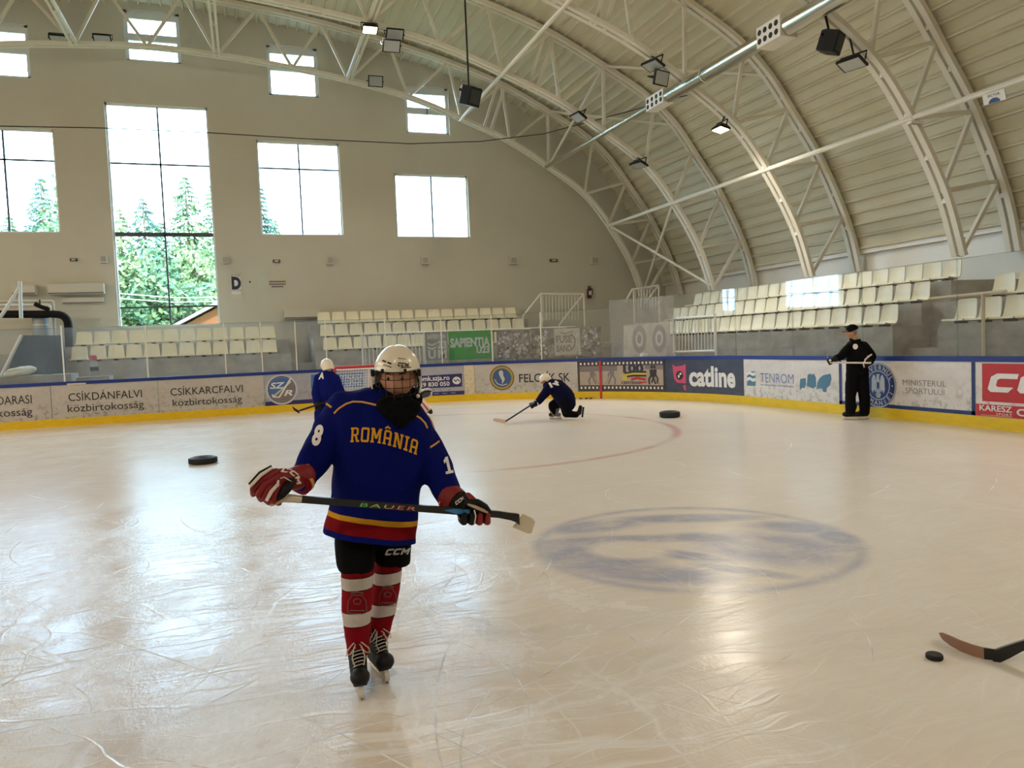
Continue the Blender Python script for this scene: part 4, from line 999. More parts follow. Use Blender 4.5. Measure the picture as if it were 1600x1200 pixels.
for p, Y, rz, tilt, lb in (((92, 62), 26.2, PI, .35, 'dark floodlight on the gable truss, leftmost in view'), ((160, 62), 26.2, PI, .5, 'dark floodlight on the gable truss, second from the left'), ((587, 127), 26.1, PI, 1.25, 'pale faced floodlight standing upright on the gable truss right of the bright lamp'),
        ((617, 55), 21.5, PI, .75, 'upper of two stacked floodlights right of the bright lamp'), ((612, 72), 21.4, PI, .8, 'lower of two stacked floodlights right of the bright lamp'),
        ((903, 184), 21.5, PI*.55, .55, 'floodlight on the truss left of the thin duct'), ((998, 259), 21.5, PI*.6, .3, 'small floodlight low on the truss above the fire extinguisher'),
        ((1020, 103), 16.9, PI*.6, .35, 'floodlight with brown visor just above the wide duct'), ((1034, 122), 16.9, PI*1.1, 1.3, 'upright pale faced floodlight touching the wide duct'), ((1331, 101), 12.4, PI*.6, .35, 'floodlight with pale lens on the right truss below the speaker')):
    P = onY(*p, Y); tr = min(TY, key=lambda v: abs(v-Y))
    lamp(lb, P, rz, tilt, .5, 0, (P.x+.05, tr, zat(P1, P.x+.05-XC)))
P = onY(578, 47, 21.5); lamp('glowing floodlight high on the second truss near the ridge', P, PI, .3, .42, 150, (P.x+.02, 21.77, zat(P1, P.x-XC)))
P = onY(1126, 203, 16.9); lamp('glowing warm floodlight on the right truss under the sheets', P, PI*.5, .25, .42, 230, (P.x+.3, 17.13, zat(P1, P.x+.3-XC)))
for i, (X, Y, W_) in enumerate(((11.6, 3.3, 190), (11.6, -4, 170), (-16.3, 21.6, 330), (-16.3, 15, 420), (-16.3, 8, 420), (-16.3, 1, 320), (-16.3, -6, 180), (-2.4, -4, 220))):
    zc = zat(P1, X-XC)
    lamp('glowing floodlight out of view, '+('right' if X > 5 else 'left' if X < -5 else 'ridge')+' side, '+ORD[i+1]+' of those behind', (X, Y, zc-.5), PI/2 if X > 5 else -PI/2, (.3 if X > 0 else .45) if abs(X+2.4) > 2 else 0, .42, W_, (X, Y, zc+.5), 'floodlights out of view')
for X, lb in ((-6.4, 'left'), (3.6, 'right')):  # two unseen lamps added to brighten the window wall and end stand
    lamp('added fill floodlight out of view above, aimed at the window wall, '+lb+' of the ridge', (X, 7.6, zat(P1, X-XC)-.55), 0, 1.0, .42, 130, (X, 7.9, zat(P1, X-XC)), 'floodlights out of view')
# small white lamp with fringe near the low tie on the right truss
P = onY(1430, 192, 12.3); t = thing('led_lamp', 'small white bar lamp under the tie on the right truss', 'lamp', P, world=True)
MB().box(P, (.32, .12, .05)).build('housing', m_white, t); MB().box(P+Vector((0, 0, -.06)), (.28, .1, .07)).build('diffuser', m_pane, t)
MB().tube([P, P+Vector((-.05, .1, .2))], .012, 5).build('bracket', m_steel, t)
def speaker(P, top, label, s=.34):
    t = thing('hanging_speaker', label, 'speaker', P, world=True)
    R = Matrix.Rotation(.5, 3, 'Z') @ Matrix.Rotation(.35, 3, 'X')
    prof = [(-.5, .36, .5), (-.2, .5, .55), (.5, .5, .55), (.55, .46, .5)]
    mb = MB().rings([[P+R @ Vector((x*s*w_, -y*s, z*s*h_)) for x, z in ((-1, -1), (1, -1), (1, 1), (-1, 1))] for y, w_, h_ in prof]); mb.build('cabinet', m_black, t)
    MB().add([P+R @ Vector((x*s*.4, -.56*s, z*s*.4)) for x, z in ((-1, -1), (1, -1), (1, 1), (-1, 1))], [(0, 1, 2, 3)]).build('grille', mat('grille_cloth', S(46, 52, 54), .6), t)
    MB().tube([P+Vector((0, 0, s*.4)), top], .022, 8).build('pole', m_black, t)
    b_ = MB().beam(P+Vector((-s*.6, 0, s*.35)), P+Vector((s*.6, 0, s*.35)), .03, .05); b_.build('yoke', m_black, t)
P = onY(733, 150, 18.0); speaker(P, Vector((P.x, P.y, zat(RH, P.x-XC)-.12)), 'black speaker hanging on a long pole right of the small windows', .40)
P = onY(1297, 66, 12.3); speaker(P, Vector((P.x+.05, 12.5, zat(P1, P.x-XC)+.03)), 'black speaker hanging from the right truss at the wide duct', .36)
# sector sign under the low right tie
zt = zat(P1, 15.57); xs_ = XC+15.57
P = onX(1553, 150, xs_); t = thing('sector_sign', 'white sector sign with blue half disc hanging under the right tie', 'sign', P, world=True)
q = lambda a, b_: onX(a, b_, xs_-.03)
P4 = [q(1537, 165), q(1572, 155), q(1569, 138), q(1535, 149)]
MB().add(P4+[p+Vector((.03, 0, 0)) for p in P4], [(0, 1, 2, 3), (7, 6, 5, 4), (0, 4, 5, 1), (1, 5, 6, 2), (2, 6, 7, 3), (3, 7, 4, 0)]).build('plate', m_white, t)
def on_sign(vf, off): return MB().add([P4[0]+(P4[1]-P4[0])*u+(P4[3]-P4[0])*v+Vector((-off, 0, 0)) for u, v in vf[0]], vf[1])
on_sign((ell(.5, .0, .26, .46, 16, 0, PI)+[(.24, 0)], [tuple(range(17))]), .006).build('half_disc', i_dblue, t); on_sign(fit(text2d('SECTOR', .03), .22, .62, .78, .84, (0, HC)), .006).build('lettering', i_grey, t)
for u in (.1, .9): 
    a = P4[3]+(P4[2]-P4[3])*u; MB().tube([a, Vector((a.x, a.y, zt))], .006, 5).build('hanger', m_steel, t)

# ================================================================ OUTSIDE THE WINDOWS
struct(MB().add([(-90, YW+.33, -.3), (90, YW+.33, -.3), (90, 160, 1.0), (-90, 160, 1.0)], [(0, 1, 2, 3)]).build('lawn', mat('grass', (.06, .1, .03), .9, var=.3, vscale=2)))
def leafmat(nm, c1, c2):
    M = bpy.data.materials.new(nm); M.use_nodes = True; t = NT(M); b = t.n['Principled BSDF']
    n = t.noise(1.3, t.pos(), 4, .7)
    t._set(b.inputs['Base Color'], t.mix(t.ramp(n, [(.38, 0), (.62, 1)]), c1, c2)); b.inputs['Roughness'].default_value = .8
    return M
m_leaf = [leafmat('spruce_needles', (.035, .095, .04), (.13, .19, .06)), leafmat('bright_needles', (.06, .12, .035), (.19, .22, .07)), leafmat('bluish_needles', (.05, .11, .08), (.12, .18, .12))]
m_bark = mat('bark', S(104, 84, 66), .9)
def conifer(seed, h, r):
    rd = random.Random(seed); mb = MB(); n = 46
    for L in range(n):
        z = h*(.06+.93*L/n); R = r*(1-L/n)**.8*(.8+.35*rd.random())+.12
        for k in range(11):
            a = rd.random()*2*PI; rr = R*(.7+.4*rd.random()); dr = -.22*rr
            for m_ in range(5):
                u0 = .18+.82*m_/5; u1 = u0+.24; sx = .16+.16*(1-u0)
                p = Vector((math.cos(a)*rr*u0, math.sin(a)*rr*u0, z+dr*u0*u0)); q = Vector((math.cos(a+rd.uniform(-.16, .16))*rr*u1, math.sin(a+rd.uniform(-.16, .16))*rr*u1, z+dr*u1*u1+rd.uniform(-.15, .1)))
                s_ = Vector((-math.sin(a), math.cos(a), rd.uniform(-.5, .5)))*sx*rr*.5
                mb.add([p-s_*.5, p+s_*.5+Vector((0, 0, -.1)), q+s_*.25, q-s_*.35+Vector((0, 0, -.12))], [(0, 1, 2, 3)])
    return mb
def leafy(seed, h, r):
    rd = random.Random(seed); mb = MB()
    for _ in range(5200):
        d = Vector((rd.gauss(0, 1), rd.gauss(0, 1), rd.gauss(0, 1))).normalized()*(rd.random()**.4)
        bump = 1+.25*math.sin(d.x*5+seed)+.2*math.sin(d.z*7)
        p = Vector((d.x*r*bump, d.y*r*bump, h*.55+d.z*h*.45*bump)); s_ = .10+.08*rd.random()
        u = Vector((rd.gauss(0, 1), rd.gauss(0, 1), rd.gauss(0, 1))).normalized()*s_; v = u.orthogonal().normalized()*s_*.7
        mb.add([p-u, p+v, p+u, p-v], [(0, 1, 2, 3)])
    return mb
CON = []; LEA = []
def tree(kind, x, y, h, r, label, mi):
    t = thing('spruce_tree' if kind == 'c' else 'leafy_tree', label, 'tree', (x, y, -.2), group='trees outside the windows')
    MB().lathe([(.22, 0), (.16, h*.5), (.03, h*.97)], (0, 0, 0), 8).build('trunk', m_bark, t)
    (conifer if kind == 'c' else leafy)(int(x*7+y), h, r).build('foliage', m_leaf[mi], t, None)
def top(px, py, Y): p = onY(px, py, Y); return p.x, p.z+.2
for kind, px, py, Y, r, mi, lb in (('c', 288, 266, 52, 3.2, 0, 'tallest spruce outside, right half of the tall window'), ('c', 222, 300, 50, 2.8, 2, 'spruce outside, top left of the tall window'), ('c', 186, 318, 56, 2.8, 1, 'spruce outside at the left edge of the tall window'), ('c', 330, 280, 60, 3.0, 0, 'spruce outside at the right edge of the tall window'), ('c', 62, 268, 52, 3.0, 2, 'spruce outside in the left large window'), ('c', 12, 330, 50, 2.6, 0, 'shorter spruce at the left image edge'), ('c', 405, 284, 50, 2.4, 2, 'spruce outside at the left edge of the third window'),
        ('c', 428, 336, 54, 2.2, 1, 'lower spruce outside in the third window'), ('l', 214, 372, 44, 2.6, 1, 'yellow green leafy tree low in the tall window, left'), ('l', 300, 365, 44, 2.8, 1, 'yellow green leafy tree low in the tall window, right'), ('l', 255, 392, 40, 2.3, 0, 'leafy tree at the centre of the tall window'), ('c', 250, 340, 58, 2.6, 0, 'spruce outside behind the centre mullion'), ('l', 78, 322, 44, 2.4, 0, 'leafy tree right in the left large window'), ('l', 330, 410, 46, 2.2, 0, 'small leafy tree above the right house roof'), ('c', 530, 356, 62, 1.6, 2, 'treetop at the lower right of the third window'), ('c', 627, 362, 70, 1.4, 0, 'tiny treetop at the lower left of the fourth window')):
    x, h = top(px, py, Y); tree(kind, x, Y, h, r, lb, mi)
def house(label, x, y, w_, d_, eave, ridge, wallc):
    t = thing('house', label, 'house', (x, y, -.3), .05)
    MB().box((0, 0, eave/2), (w_, d_, eave)).build('wall', wallc, t)
    o = .5; e = eave-.15
    pr = [(-w_/2-o, e), (0, ridge), (w_/2+o, e), (w_/2+o, e+.15), (0, ridge+.18), (-w_/2-o, e+.15)]
    MB().rings([[Vector((a, yy, b_)) for a, b_ in pr] for yy in (-d_/2-o, d_/2+o)]).build('roof', mat('pale_roof', S(150, 132, 122), .8), t)
    MB().add([(-w_/2, -d_/2-.01, eave), (w_/2, -d_/2-.01, eave), (0, -d_/2-.01, ridge-.1)], [(0, 1, 2)]).build('gable', wallc, t)
    for xx in (-w_*.25, w_*.25):
        f = MB().box((xx, -d_/2-.02, eave*.55), (1.0, .06, 1.1)).build('window_frame', m_white, t); MB().box((xx, -d_/2-.04, eave*.55), (.84, .05, .94)).build('pane', m_dbox, f)
    MB().box((w_*.2, d_*.2, ridge), (.5, .5, 1.0)).build('chimney', m_dbox, t)
P = onY(352, 466, 38); house('house with orange brown wall under pale roof at the right of the tall window', P.x, 42, 5.5, 7, 3.0, P.z+.3, mat('orange_wall', S(150, 96, 62), .9))
P = onY(196, 456, 44); house('pale roofed house low at the left of the tall window', P.x-1.2, 48, 6.5, 6, 3.6, P.z+.3, mat('pale_wall', S(150, 138, 122), .9))
for z in (4.2, 3.75): 
    a, b_ = onY(180, 458 if z > 4 else 466, 36), onY(360, 464 if z > 4 else 470, 36)
    tag(MB().tube([a+Vector((-8, 0, 0)), a, (a+b_)/2+Vector((0, 0, -.12)), b_, b_+Vector((10, 0, 0))], .02, 5).build('power_line', m_white), ('upper' if z > 4 else 'lower')+' thin power line crossing the tall window outside', 'power line')
for lx, lb in ((-9.5, 'wooden pole outside holding the power lines, left of the tall window'), (10, 'wooden pole outside holding the power lines, far right')):
    P = onY(180, 458, 36) if lx < 0 else onY(360, 464, 36)
    tag(MB().tube([(P.x+(-8 if lx < 0 else 10), 36, -.3), (P.x+(-8 if lx < 0 else 10), 36, P.z+.6)], .12, 8).build('utility_pole', m_bark), lb, 'pole')
# ================================================================ PEOPLE
class PL:                                    # upright plane through a base point, facing the viewer
    def __init__(s, base):
        s.b = Vector((base.x, base.y, 0)); a = math.atan2(base.x, base.y); s.az = a
        s.e1 = Vector((math.cos(a), -math.sin(a), 0)); s.n = Vector((math.sin(a), math.cos(a), 0))
    def __call__(s, px, py, dy=0):
        d = ray(px, py); return CAMP + d*((s.b.dot(s.n)+dy)/d.dot(s.n))
    def scale(s, dy=0): return (s.b.dot(s.n)+dy)/F     # metres per pixel, nearly
    def L(s, p): q = p-s.b; return Vector((q.dot(s.e1), q.dot(s.n), q.z))
    def W(s, x, y, z): return s.b + s.e1*x + s.n*y + Vector((0, 0, z))
    def M(s, p, yaw=0, pitch=0, roll=0):      # frame: x right, y away, z up at p
        B = Matrix((s.e1, s.n, Vector((0, 0, 1)))).transposed()
        return Matrix.Translation(p) @ (B @ Euler((pitch, roll, yaw), 'XYZ').to_matrix()).to_4x4()
def chain(mb, pts, rr, seg=12):
    for (a, b_), (ra, rb) in zip(zip(pts, pts[1:]), zip(rr, rr[1:])): mb.capsule(a, ra, b_, rb, seg)
    return mb
def sring(c, ex, ey, a, b, n=28, p=2.6):      # super-ellipse ring
    R = []
    for k in range(n):
        t = 2*PI*k/n; cx, sy = math.cos(t), math.sin(t)
        R.append(c + ex*(a*math.copysign(abs(cx)**(2/p), cx)) + ey*(b*math.copysign(abs(sy)**(2/p), sy)))
    return R
def bands_mat(name, pl, base, cols, slope=0, z0=0, x0=0, rough=.8):
    """cloth with horizontal woven bands: cols = [(top height, colour)...] from the hem up, heights over a tilted hem line"""
    M = bpy.data.materials.new(name); M.use_nodes = True; t = NT(M); b = t.n['Principled BSDF']
    P = t.pos(); x, y, z = t.sep(P)
    xl = t.math('ADD', t.math('MULTIPLY', t.math('SUBTRACT', x, pl.b.x), pl.e1.x), t.math('MULTIPLY', t.math('SUBTRACT', y, pl.b.y), pl.e1.y))
    h = t.math('SUBTRACT', t.math('SUBTRACT', z, z0), t.math('MULTIPLY', t.math('SUBTRACT', xl, x0), slope))
    c = None
    for lim, col in reversed(cols):
        c = col if c is None else t.mix(t.math('LESS_THAN', h, lim), c, col)
    wv = t.noise(140, P, 2)
    c = t.mix(t.math('MULTIPLY', wv, .25), c, (0, 0, 0))
    t._set(b.inputs['Base Color'], c); b.inputs['Roughness'].default_value = rough; b.inputs['Specular IOR Level'].default_value = .08
    bp_ = t.node('ShaderNodeBump', {'Height': t.noise(60, P, 3), 'Strength': .25, 'Distance': .004}); t._set(b.inputs['Normal'], bp_)
    return M
def bvh_of(*objs):
    V = []; Fs = []
    for o in objs:
        n = len(V); off = Vector((0, 0, 0)); q = o
        while q is not None: off += q.location; q = q.parent
        V += [v.co+off for v in o.data.vertices]; Fs += [tuple(i+n for i in p.vertices) for p in o.data.polygons]
    return BVHTree.FromPolygons(V, Fs)
def hitpx(bvh, px, py, lift=.004):
    d = ray(px, py).normalized(); h = bvh.ray_cast(CAMP, d, 40)
    return None if h[0] is None else h[0]-d*lift
def print_on(bvh, vf_px, m, name, parent, step=4, lift=.005):
    vs, fs = refine(vf_px, step); P = []; ok = []
    for x, y in vs:
        h = hitpx(bvh, x, y, lift); P.append(h or Vector((0, 0, -5))); ok.append(h is not None)
    fs = [f for f in fs if all(ok[i] for i in f)]
    if not fs: return None
    zs = sorted((P[i]-CAMP).length for i in range(len(P)) if ok[i]); med = zs[len(zs)//2]
    fs = [f for f in fs if all(abs((P[i]-CAMP).length-med) < .35 for i in f)]
    used = sorted({i for f in fs for i in f}); mp = {k: i for i, k in enumerate(used)}
    return MB().add([P[i] for i in used], [tuple(mp[i] for i in f) for f in fs]).build(name, m, parent, None)
def warp(vf, base, up):                      # lettering (u 0..1, v 0..1) along a pixel base line
    def B(u):
        u = max(0, min(.9999, u))*(len(base)-1); i = int(u); t = u-i
        a, b_ = base[i], base[i+1]; return (a[0]+(b_[0]-a[0])*t, a[1]+(b_[1]-a[1])*t)
    def U(u):
        if not isinstance(up[0], (tuple, list)): return up
        u = max(0, min(.9999, u))*(len(up)-1); i = int(u); t = u-i; a, b_ = up[i], up[i+1]; return (a[0]+(b_[0]-a[0])*t, a[1]+(b_[1]-a[1])*t)
    out = []
    for u, v in vf[0]: p = B(u); q = U(u); out.append((p[0]+q[0]*v, p[1]+q[1]*v))
    return out, vf[1]
def txt01(s, bold=.02, **k): return refine(fit(text2d(s, bold, **k), 0, 0, 1, 1, None if k.get('full') else (0, HC)), .12)
m_skin = mat('skin', S(196, 142, 112), .5, var=.08, vscale=30, spec=.35)
m_helm = mat('white_helmet', S(236, 226, 206), .25)
m_cage = mat('black_wire', (.012, .012, .012), .35, metal=.3)
m_blackcloth = mat('black_cloth', S(11, 11, 13), .85, bump=.2, bscale=40)
m_neck = mat('neck_cloth', S(10, 10, 11), .9, bump=.2, bscale=60)
m_leather = mat('black_leather', S(16, 15, 16), .6, spec=.25)
m_glred = mat('glove_red', S(128, 10, 20), .6, bump=.15, bscale=60)
m_tan = mat('palm_suede', S(176, 156, 132), .8)
m_wtrim = mat('white_trim', S(226, 214, 206), .6)
m_gold = mat('gold_print', S(222, 160, 34), .7)
m_goldline = mat('gold_piping', S(214, 158, 84), .7)
m_holder = mat('blade_holder', S(222, 214, 200), .4)
m_metal = mat('blade_steel', S(190, 192, 196), .25, metal=1)
m_lace = mat('lace', S(196, 186, 172), .8)
m_tape = mat('white_tape', S(216, 204, 180), .85)
m_carbon = mat('carbon_shaft', S(20, 20, 22), .35)
m_num = mat('white_print', S(232, 226, 226), .6)
m_eye = mat('eye_white', S(150, 136, 126), .4)

def head_mesh(M, s=1.0):
    """head with brow, eye sockets, nose, lips, chin and ears; x right, -y forward, z up"""
    mb = MB(); R = []
    for i in range(25):
        a = -PI/2+PI*i/24; a = max(-1.54, min(1.54, a)); ring = []
        for k in range(36):
            t = 2*PI*k/36; cx, sy = math.cos(t), math.sin(t); z = .115*math.sin(a)
            w_ = .076*math.cos(a)**.85; d_ = .098*math.cos(a)**.85
            if z < -.02: f = 1-(-.02-z)/.095*.35; w_ *= f; d_ *= (1-(-.02-z)/.095*.12)
            x, y = w_*cx, d_*sy
            if sy < 0:
                fx = math.exp(-(x/.017)**2)
                y -= .022*fx*math.exp(-((z+.022)/.014)**2)+.010*fx*math.exp(-((z-.002)/.022)**2)       # nose
                for ex in (-.031, .031): y += .013*math.exp(-((x-ex)/.016)**2-((z-.014)/.011)**2)       # sockets
                y -= .005*math.exp(-(x/.05)**2)*math.exp(-((z-.035)/.009)**2)                           # brow
                mx = math.exp(-(x/.024)**2); y -= .007*mx*(math.exp(-((z+.051)/.005)**2)+math.exp(-((z+.063)/.005)**2)); y += .004*mx*math.exp(-((z+.057)/.0025)**2)
                y -= .006*math.exp(-(x/.02)**2-((z+.09)/.014)**2)
            ring.append(M @ Vector((x*s, y*s, z*s)))
        R.append(ring)
    mb.rings(R)
    for sx in (-1, 1): mb.sphere(M @ Vector((sx*.077*s, .008*s, -.005*s)), (.012*s, .02*s, .032*s), 10, 8, M.to_3x3())
    return mb
def helmet(M, parent, s=1.0, m=None, ridge=True):
    """hockey helmet shell with ear lobes, brim ridge, vents and ear loops"""
    m = m or m_helm; R = []; n = 44
    def zlow(t):                              # t: angle, -90deg = front
        f = -math.sin(t)                      # 1 front, -1 back
        if f > .35: return .034
        if f > -.35: return .034-.098*math.sin((.35-f)/.7*PI/2)
        return -.064+.012*(-.35-f)
    for i in range(15):
        u = i/14; ring = []
        for k in range(n):
            t = 2*PI*k/n; cx, sy = math.cos(t), math.sin(t); zl = zlow(t)
            top_ = .142; z = zl+(top_-zl)*math.sin(u*PI/2)
            q = max(0, 1-(max(z, -.02)/top_)**2.3)**.5 if z > 0 else 1
            w_ = .106*q; d_ = .128*q
            bmp = 1
            if ridge:
                bmp += .02*math.exp(-((abs(cx*w_)-.045)/.012)**2)*(1 if z > .05 else .3)
                if zl+.012 < z < zl+.03: bmp -= .018
            if u < .06: bmp += .012
            ring.append(Vector((cx*w_*bmp, sy*d_*bmp, z)))
        R.append([M @ (p*s) for p in ring])
    inner = [[M @ Vector(((M.inverted() @ p).x*.93, (M.inverted() @ p).y*.93, (M.inverted() @ p).z-.004)) for p in r] for r in R]
    mb = MB(); mb.rings(list(reversed(inner[:-1]))+R, cap=False)
    k = len(mb.v)-n; mb.f.append(tuple(range(k, k+n)))
    sh = mb.build('helmet', m, parent, True)
    def surf(x, z, f=1.012):
        q = max(0, 1-(max(z, -.02)/.142)**2.3)**.5; w_, d_ = .106*q, .128*q
        y = -d_*math.sqrt(max(0, 1-(x/w_)**2)); return Vector((x*f, y*f, z))*s
    v = MB()
    for x0, z0, x1, z1 in ((-.052, .083, -.036, .079), (-.028, .077, -.012, .072)):
        v.tube([M @ surf(x0, z0), M @ surf(x1, z1)], .0042*s, 6)
    for sx in (-1, 1):
        for zz in (.0, -.03): v.lathe([(.004*s, 0), (.006*s, .004*s)], M @ (Vector((sx*.107, .005, zz))*s), 8, M.to_3x3() @ Vector((sx, 0, 0)))
    v.build('vent', m_black, sh)
    v = MB()
    for x0, z0, x1, z1 in ((-.048, .066, -.012, .058), (.018, .094, .048, .088), (.03, .055, .07, .052)): v.tube([M @ surf(x0, z0), M @ surf(x1, z1)], .0022*s, 6)
    v.build('red_stripe', mat('dark_red_print', S(96, 22, 24), .4), sh)
    return sh, surf
def skate(pl, p, yaw, parent_label=None, parent=None, col=None, roll=0, pitch=0, lace=True, world_m=None, s=1.0):
    M = world_m or pl.M(Vector((p.x, p.y, p.z)), yaw, pitch, roll); V = lambda x, y, z: M @ (Vector((x, y, z))*s)
    mb = MB(); chain(mb, [V(0, -.095, .098), V(0, .02, .095), V(0, .088, .098)], [.043*s, .041*s, .040*s], 14)
    chain(mb, [V(0, -.05, .11), V(0, .03, .165), V(0, .05, .225), V(0, .052, .255)], [.040*s, .046*s, .049*s, .053*s], 14)
    mb.box(V(0, -.01, .066), (.066*s, .2*s, .02*s), M.to_3x3())
    boot = remesh(mb, 'skate', col or m_leather, parent, .006*s if s > .9 else .008, 5)
    MB().sphere(V(0, -.103, .102), (.0465*s, .05*s, .042*s), 16, 10, M.to_3x3()).build('toe_cap', m_black, boot, True)
    prof = [(-.125, .066), (-.135, .03), (-.13, .012), (.125, .012), (.125, .03), (.115, .066), (.05, .066), (.035, .034), (-.035, .034), (-.05, .066)]
    hd = MB().prism(prof, lambda a, b_: V(-.011, a, b_), lambda a, b_: V(.011, a, b_)).build('blade_holder', m_holder, boot)
    prof = [(-.13, .016), (-.145, .008), (-.13, .0), (.12, .0), (.14, .008), (.13, .016)]
    MB().prism(prof, lambda a, b_: V(-.002, a, b_), lambda a, b_: V(.002, a, b_)).build('blade', m_metal, hd)
    if lace:
        mb = MB(); pts = []
        for i in range(8):
            u = i/7; y = -.078+.085*u; z = .143+.085*u
            mb.tube([V(-.026-.004*u, y+.012, z-.006), V(-.012, y-.008, z+.008), V(.012, y-.008+.004, z+.010), V(.026+.004*u, y+.012, z+.002)], .0028*s, 5)
        for sx in (-1, 1):
            mb.tube([V(0, .0, .235), V(sx*.02, -.04, .24), V(sx*.05, -.055, .215), V(sx*.055, -.05, .19), V(sx*.035, -.05, .195), V(.0, -.01, .23)], .003*s, 5)
            mb.tube([V(0, -.005, .235), V(sx*.018, -.055, .225), V(sx*.03, -.075, .18), V(sx*.02, -.09, .15)], .0028*s, 5)
        mb.build('laces', m_lace, boot, True)
        MB().rings([[V(x*w_, y, z) for x, y in ((-1, 0), (1, 0), (1, .012), (-1, .012))] for (w_, z), y0 in zip(((.024, .15), (.03, .22), (.032, .275)), (0, 0, 0)) for y in (0,)] if False else [[V(-w_, y, z), V(w_, y, z), V(w_, y+.012, z+.004), V(-w_, y+.012, z+.004)] for w_, y, z in ((.022, -.062, .138), (.028, -.02, .205), (.030, -.012, .275))]).build('tongue', m_blackcloth, boot, True)
    return boot

# ---------------------------------------------------------------- the young player in front
fa = onZ(562, 1096, 0); fb = onZ(594, 1071, 0)
K0 = PL((fa+fb)/2)
ra = Vector(fa)+K0.n*.135; rb = Vector(fb)+K0.n*.135
K = PL((ra+rb)/2); B0 = K.b
kid = thing('person', 'young player in blue ROMÂNIA jersey holding a stick across the body', 'person', B0, world=True)
HM = K.M(K(621, 587, .02), A_(-10), A_(7), A_(2)) @ Matrix.Scale(1.07, 4)
# body: one continuous surface
mb = head_mesh(HM @ Matrix.Translation((0, 0, -.012)))
chain(mb, [K(620, 612, .04), K(617, 640, .05)], [.052, .06]); chain(mb, [K(612, 660, .03), K(590, 740, .02), K(583, 830, .02)], [.09, .11, .115], 16)
chain(mb, [K(560, 655, .03), K(655, 660, .03)], [.06, .06])
chain(mb, [K(548, 655, .03), K(500, 705, -.05), K(470, 745, -.2)], [.05, .04, .032]); chain(mb, [K(662, 665, .03), K(684, 730, -.04), K(704, 778, -.16)], [.05, .04, .032])
dya, dyb = K.L(ra).y, K.L(rb).y
chain(mb, [K(556, 840, .02), K(557, 915, dya+.0), K(559, 1010, dya+.04)], [.06, .045, .032]); chain(mb, [K(612, 840, .02), K(603, 908, dyb+.0), K(592, 1000, dyb+.04)], [.06, .045, .032])
remesh(mb, 'body', m_skin, kid, .0062, 2)
# eyes, brows, lips
fe = MB(); HF = HM @ Matrix.Translation((0, 0, -.012))
for ex in (-.031, .031): fe.sphere(HF @ Vector((ex, -.0735, .014)), .0125, 10, 8)
eo = fe.build('eyes', m_eye, kid, True)
MB().sphere(HF @ Vector((-.031, -.0822, .011)), .0072, 8, 6).sphere(HF @ Vector((.031, -.0822, .011)), .0072, 8, 6).build('iris', m_black, eo, True)
mb = MB()
for sx in (-1, 1): mb.tube([HF @ Vector((sx*.014, -.093, .031)), HF @ Vector((sx*.03, -.091, .036)), HF @ Vector((sx*.046, -.08, .032))], [.002, .003, .0015], 6)
mb.build('eyebrows', mat('brown_hair', S(52, 36, 26), .8), kid, True)
MB().tube([HF @ Vector((x, -.0965+abs(x)*.22, -.057-abs(x)*.05)) for x in (-.024, -.012, 0, .012, .024)], [.001, .003, .0035, .003, .001], 6).build('lips', mat('lips', S(150, 80, 70), .5), kid, True)
MB().sphere(HF @ Vector((0, .03, .02)), (.083, .088, .10), 20, 12, HF.to_3x3()).build('hair', mat('brown_hair'), kid, True)
# helmet and cage
sh, surf = helmet(HM, kid)
vf = fit(ccm(), 0, 0, 1, 1)
def hsurf(u, v): return HM @ surf(.016+.046*u, .062+.017*v-.008*u, 1.03)
vs, fs = refine(vf, .3); MB().add([hsurf(*p) for p in vs], fs).build('lettering', m_black, sh)
def cg(th, z, k=1.0):                         # cage surface
    w_ = .098 if z > -.06 else .098-(-.06-z)*.42; d_ = .142 if z > -.05 else .142-(-.05-z)*.25
    return HM @ Vector((w_*math.sin(th)*k, -d_*math.cos(th)*k, z))
ths = [A_(a) for a in range(-84, 85, 12)]
cage = MB().tube([cg(t, .036) for t in ths]+[cg(A_(84), z) for z in (.0, -.04, -.075)]+[cg(t, -.105-.012*math.cos(t)) for t in reversed(ths)]+[cg(A_(-84), z) for z in (-.075, -.04, 0)], .0034, 6, loop=True).build('face_cage', m_cage, kid, True)
for z in (.002, -.034, -.070): MB().tube([cg(t, z) for t in ths], .0019, 5).build('wire', m_cage, cage, True)
for a in (-66, -44, -22, 0, 22, 44, 66): MB().tube([cg(A_(a), z) for z in (.036, .0, -.035, -.07, -.105-.012*math.cos(A_(a)))], .0019, 5).build('wire', m_cage, cage, True)
mb = MB()
for sx in (-1, 1):
    mb.box(HM @ Vector((sx*.104, -.05, .022)), (.014, .03, .03), HM.to_3x3())
    mb.box(HM @ Vector((sx*.05, -.128, .042)), (.012, .012, .018), HM.to_3x3())
mb.build('clip', m_black, cage)
mb = MB()
for sx in (-1, 1): mb.tube([HM @ Vector((sx*.104, .0, -.05)), HM @ Vector((sx*.098, -.03, -.09)), HM @ Vector((sx*.06, -.075, -.125)), HM @ Vector((0, -.1, -.135))], .006, 6)
mb.build('chin_strap', m_blackcloth, sh, True)
mb = MB()
for sx in (-1, 1): mb.tube([HM @ Vector((sx*.108, -.035, .01)), HM @ Vector((sx*.112, -.045, -.03)), HM @ Vector((sx*.105, -.06, -.07))], .0045, 6); mb.sphere(HM @ Vector((sx*.098, -.07, -.082)), .010, 8, 6)
mb.build('side_strap', m_holder, sh, True)
mb = MB().sphere(HM @ Vector((0, -.095, -.118)), (.045, .03, .03), 14, 8, HM.to_3x3()); mb.build('chin_cup', m_black, cage, True)
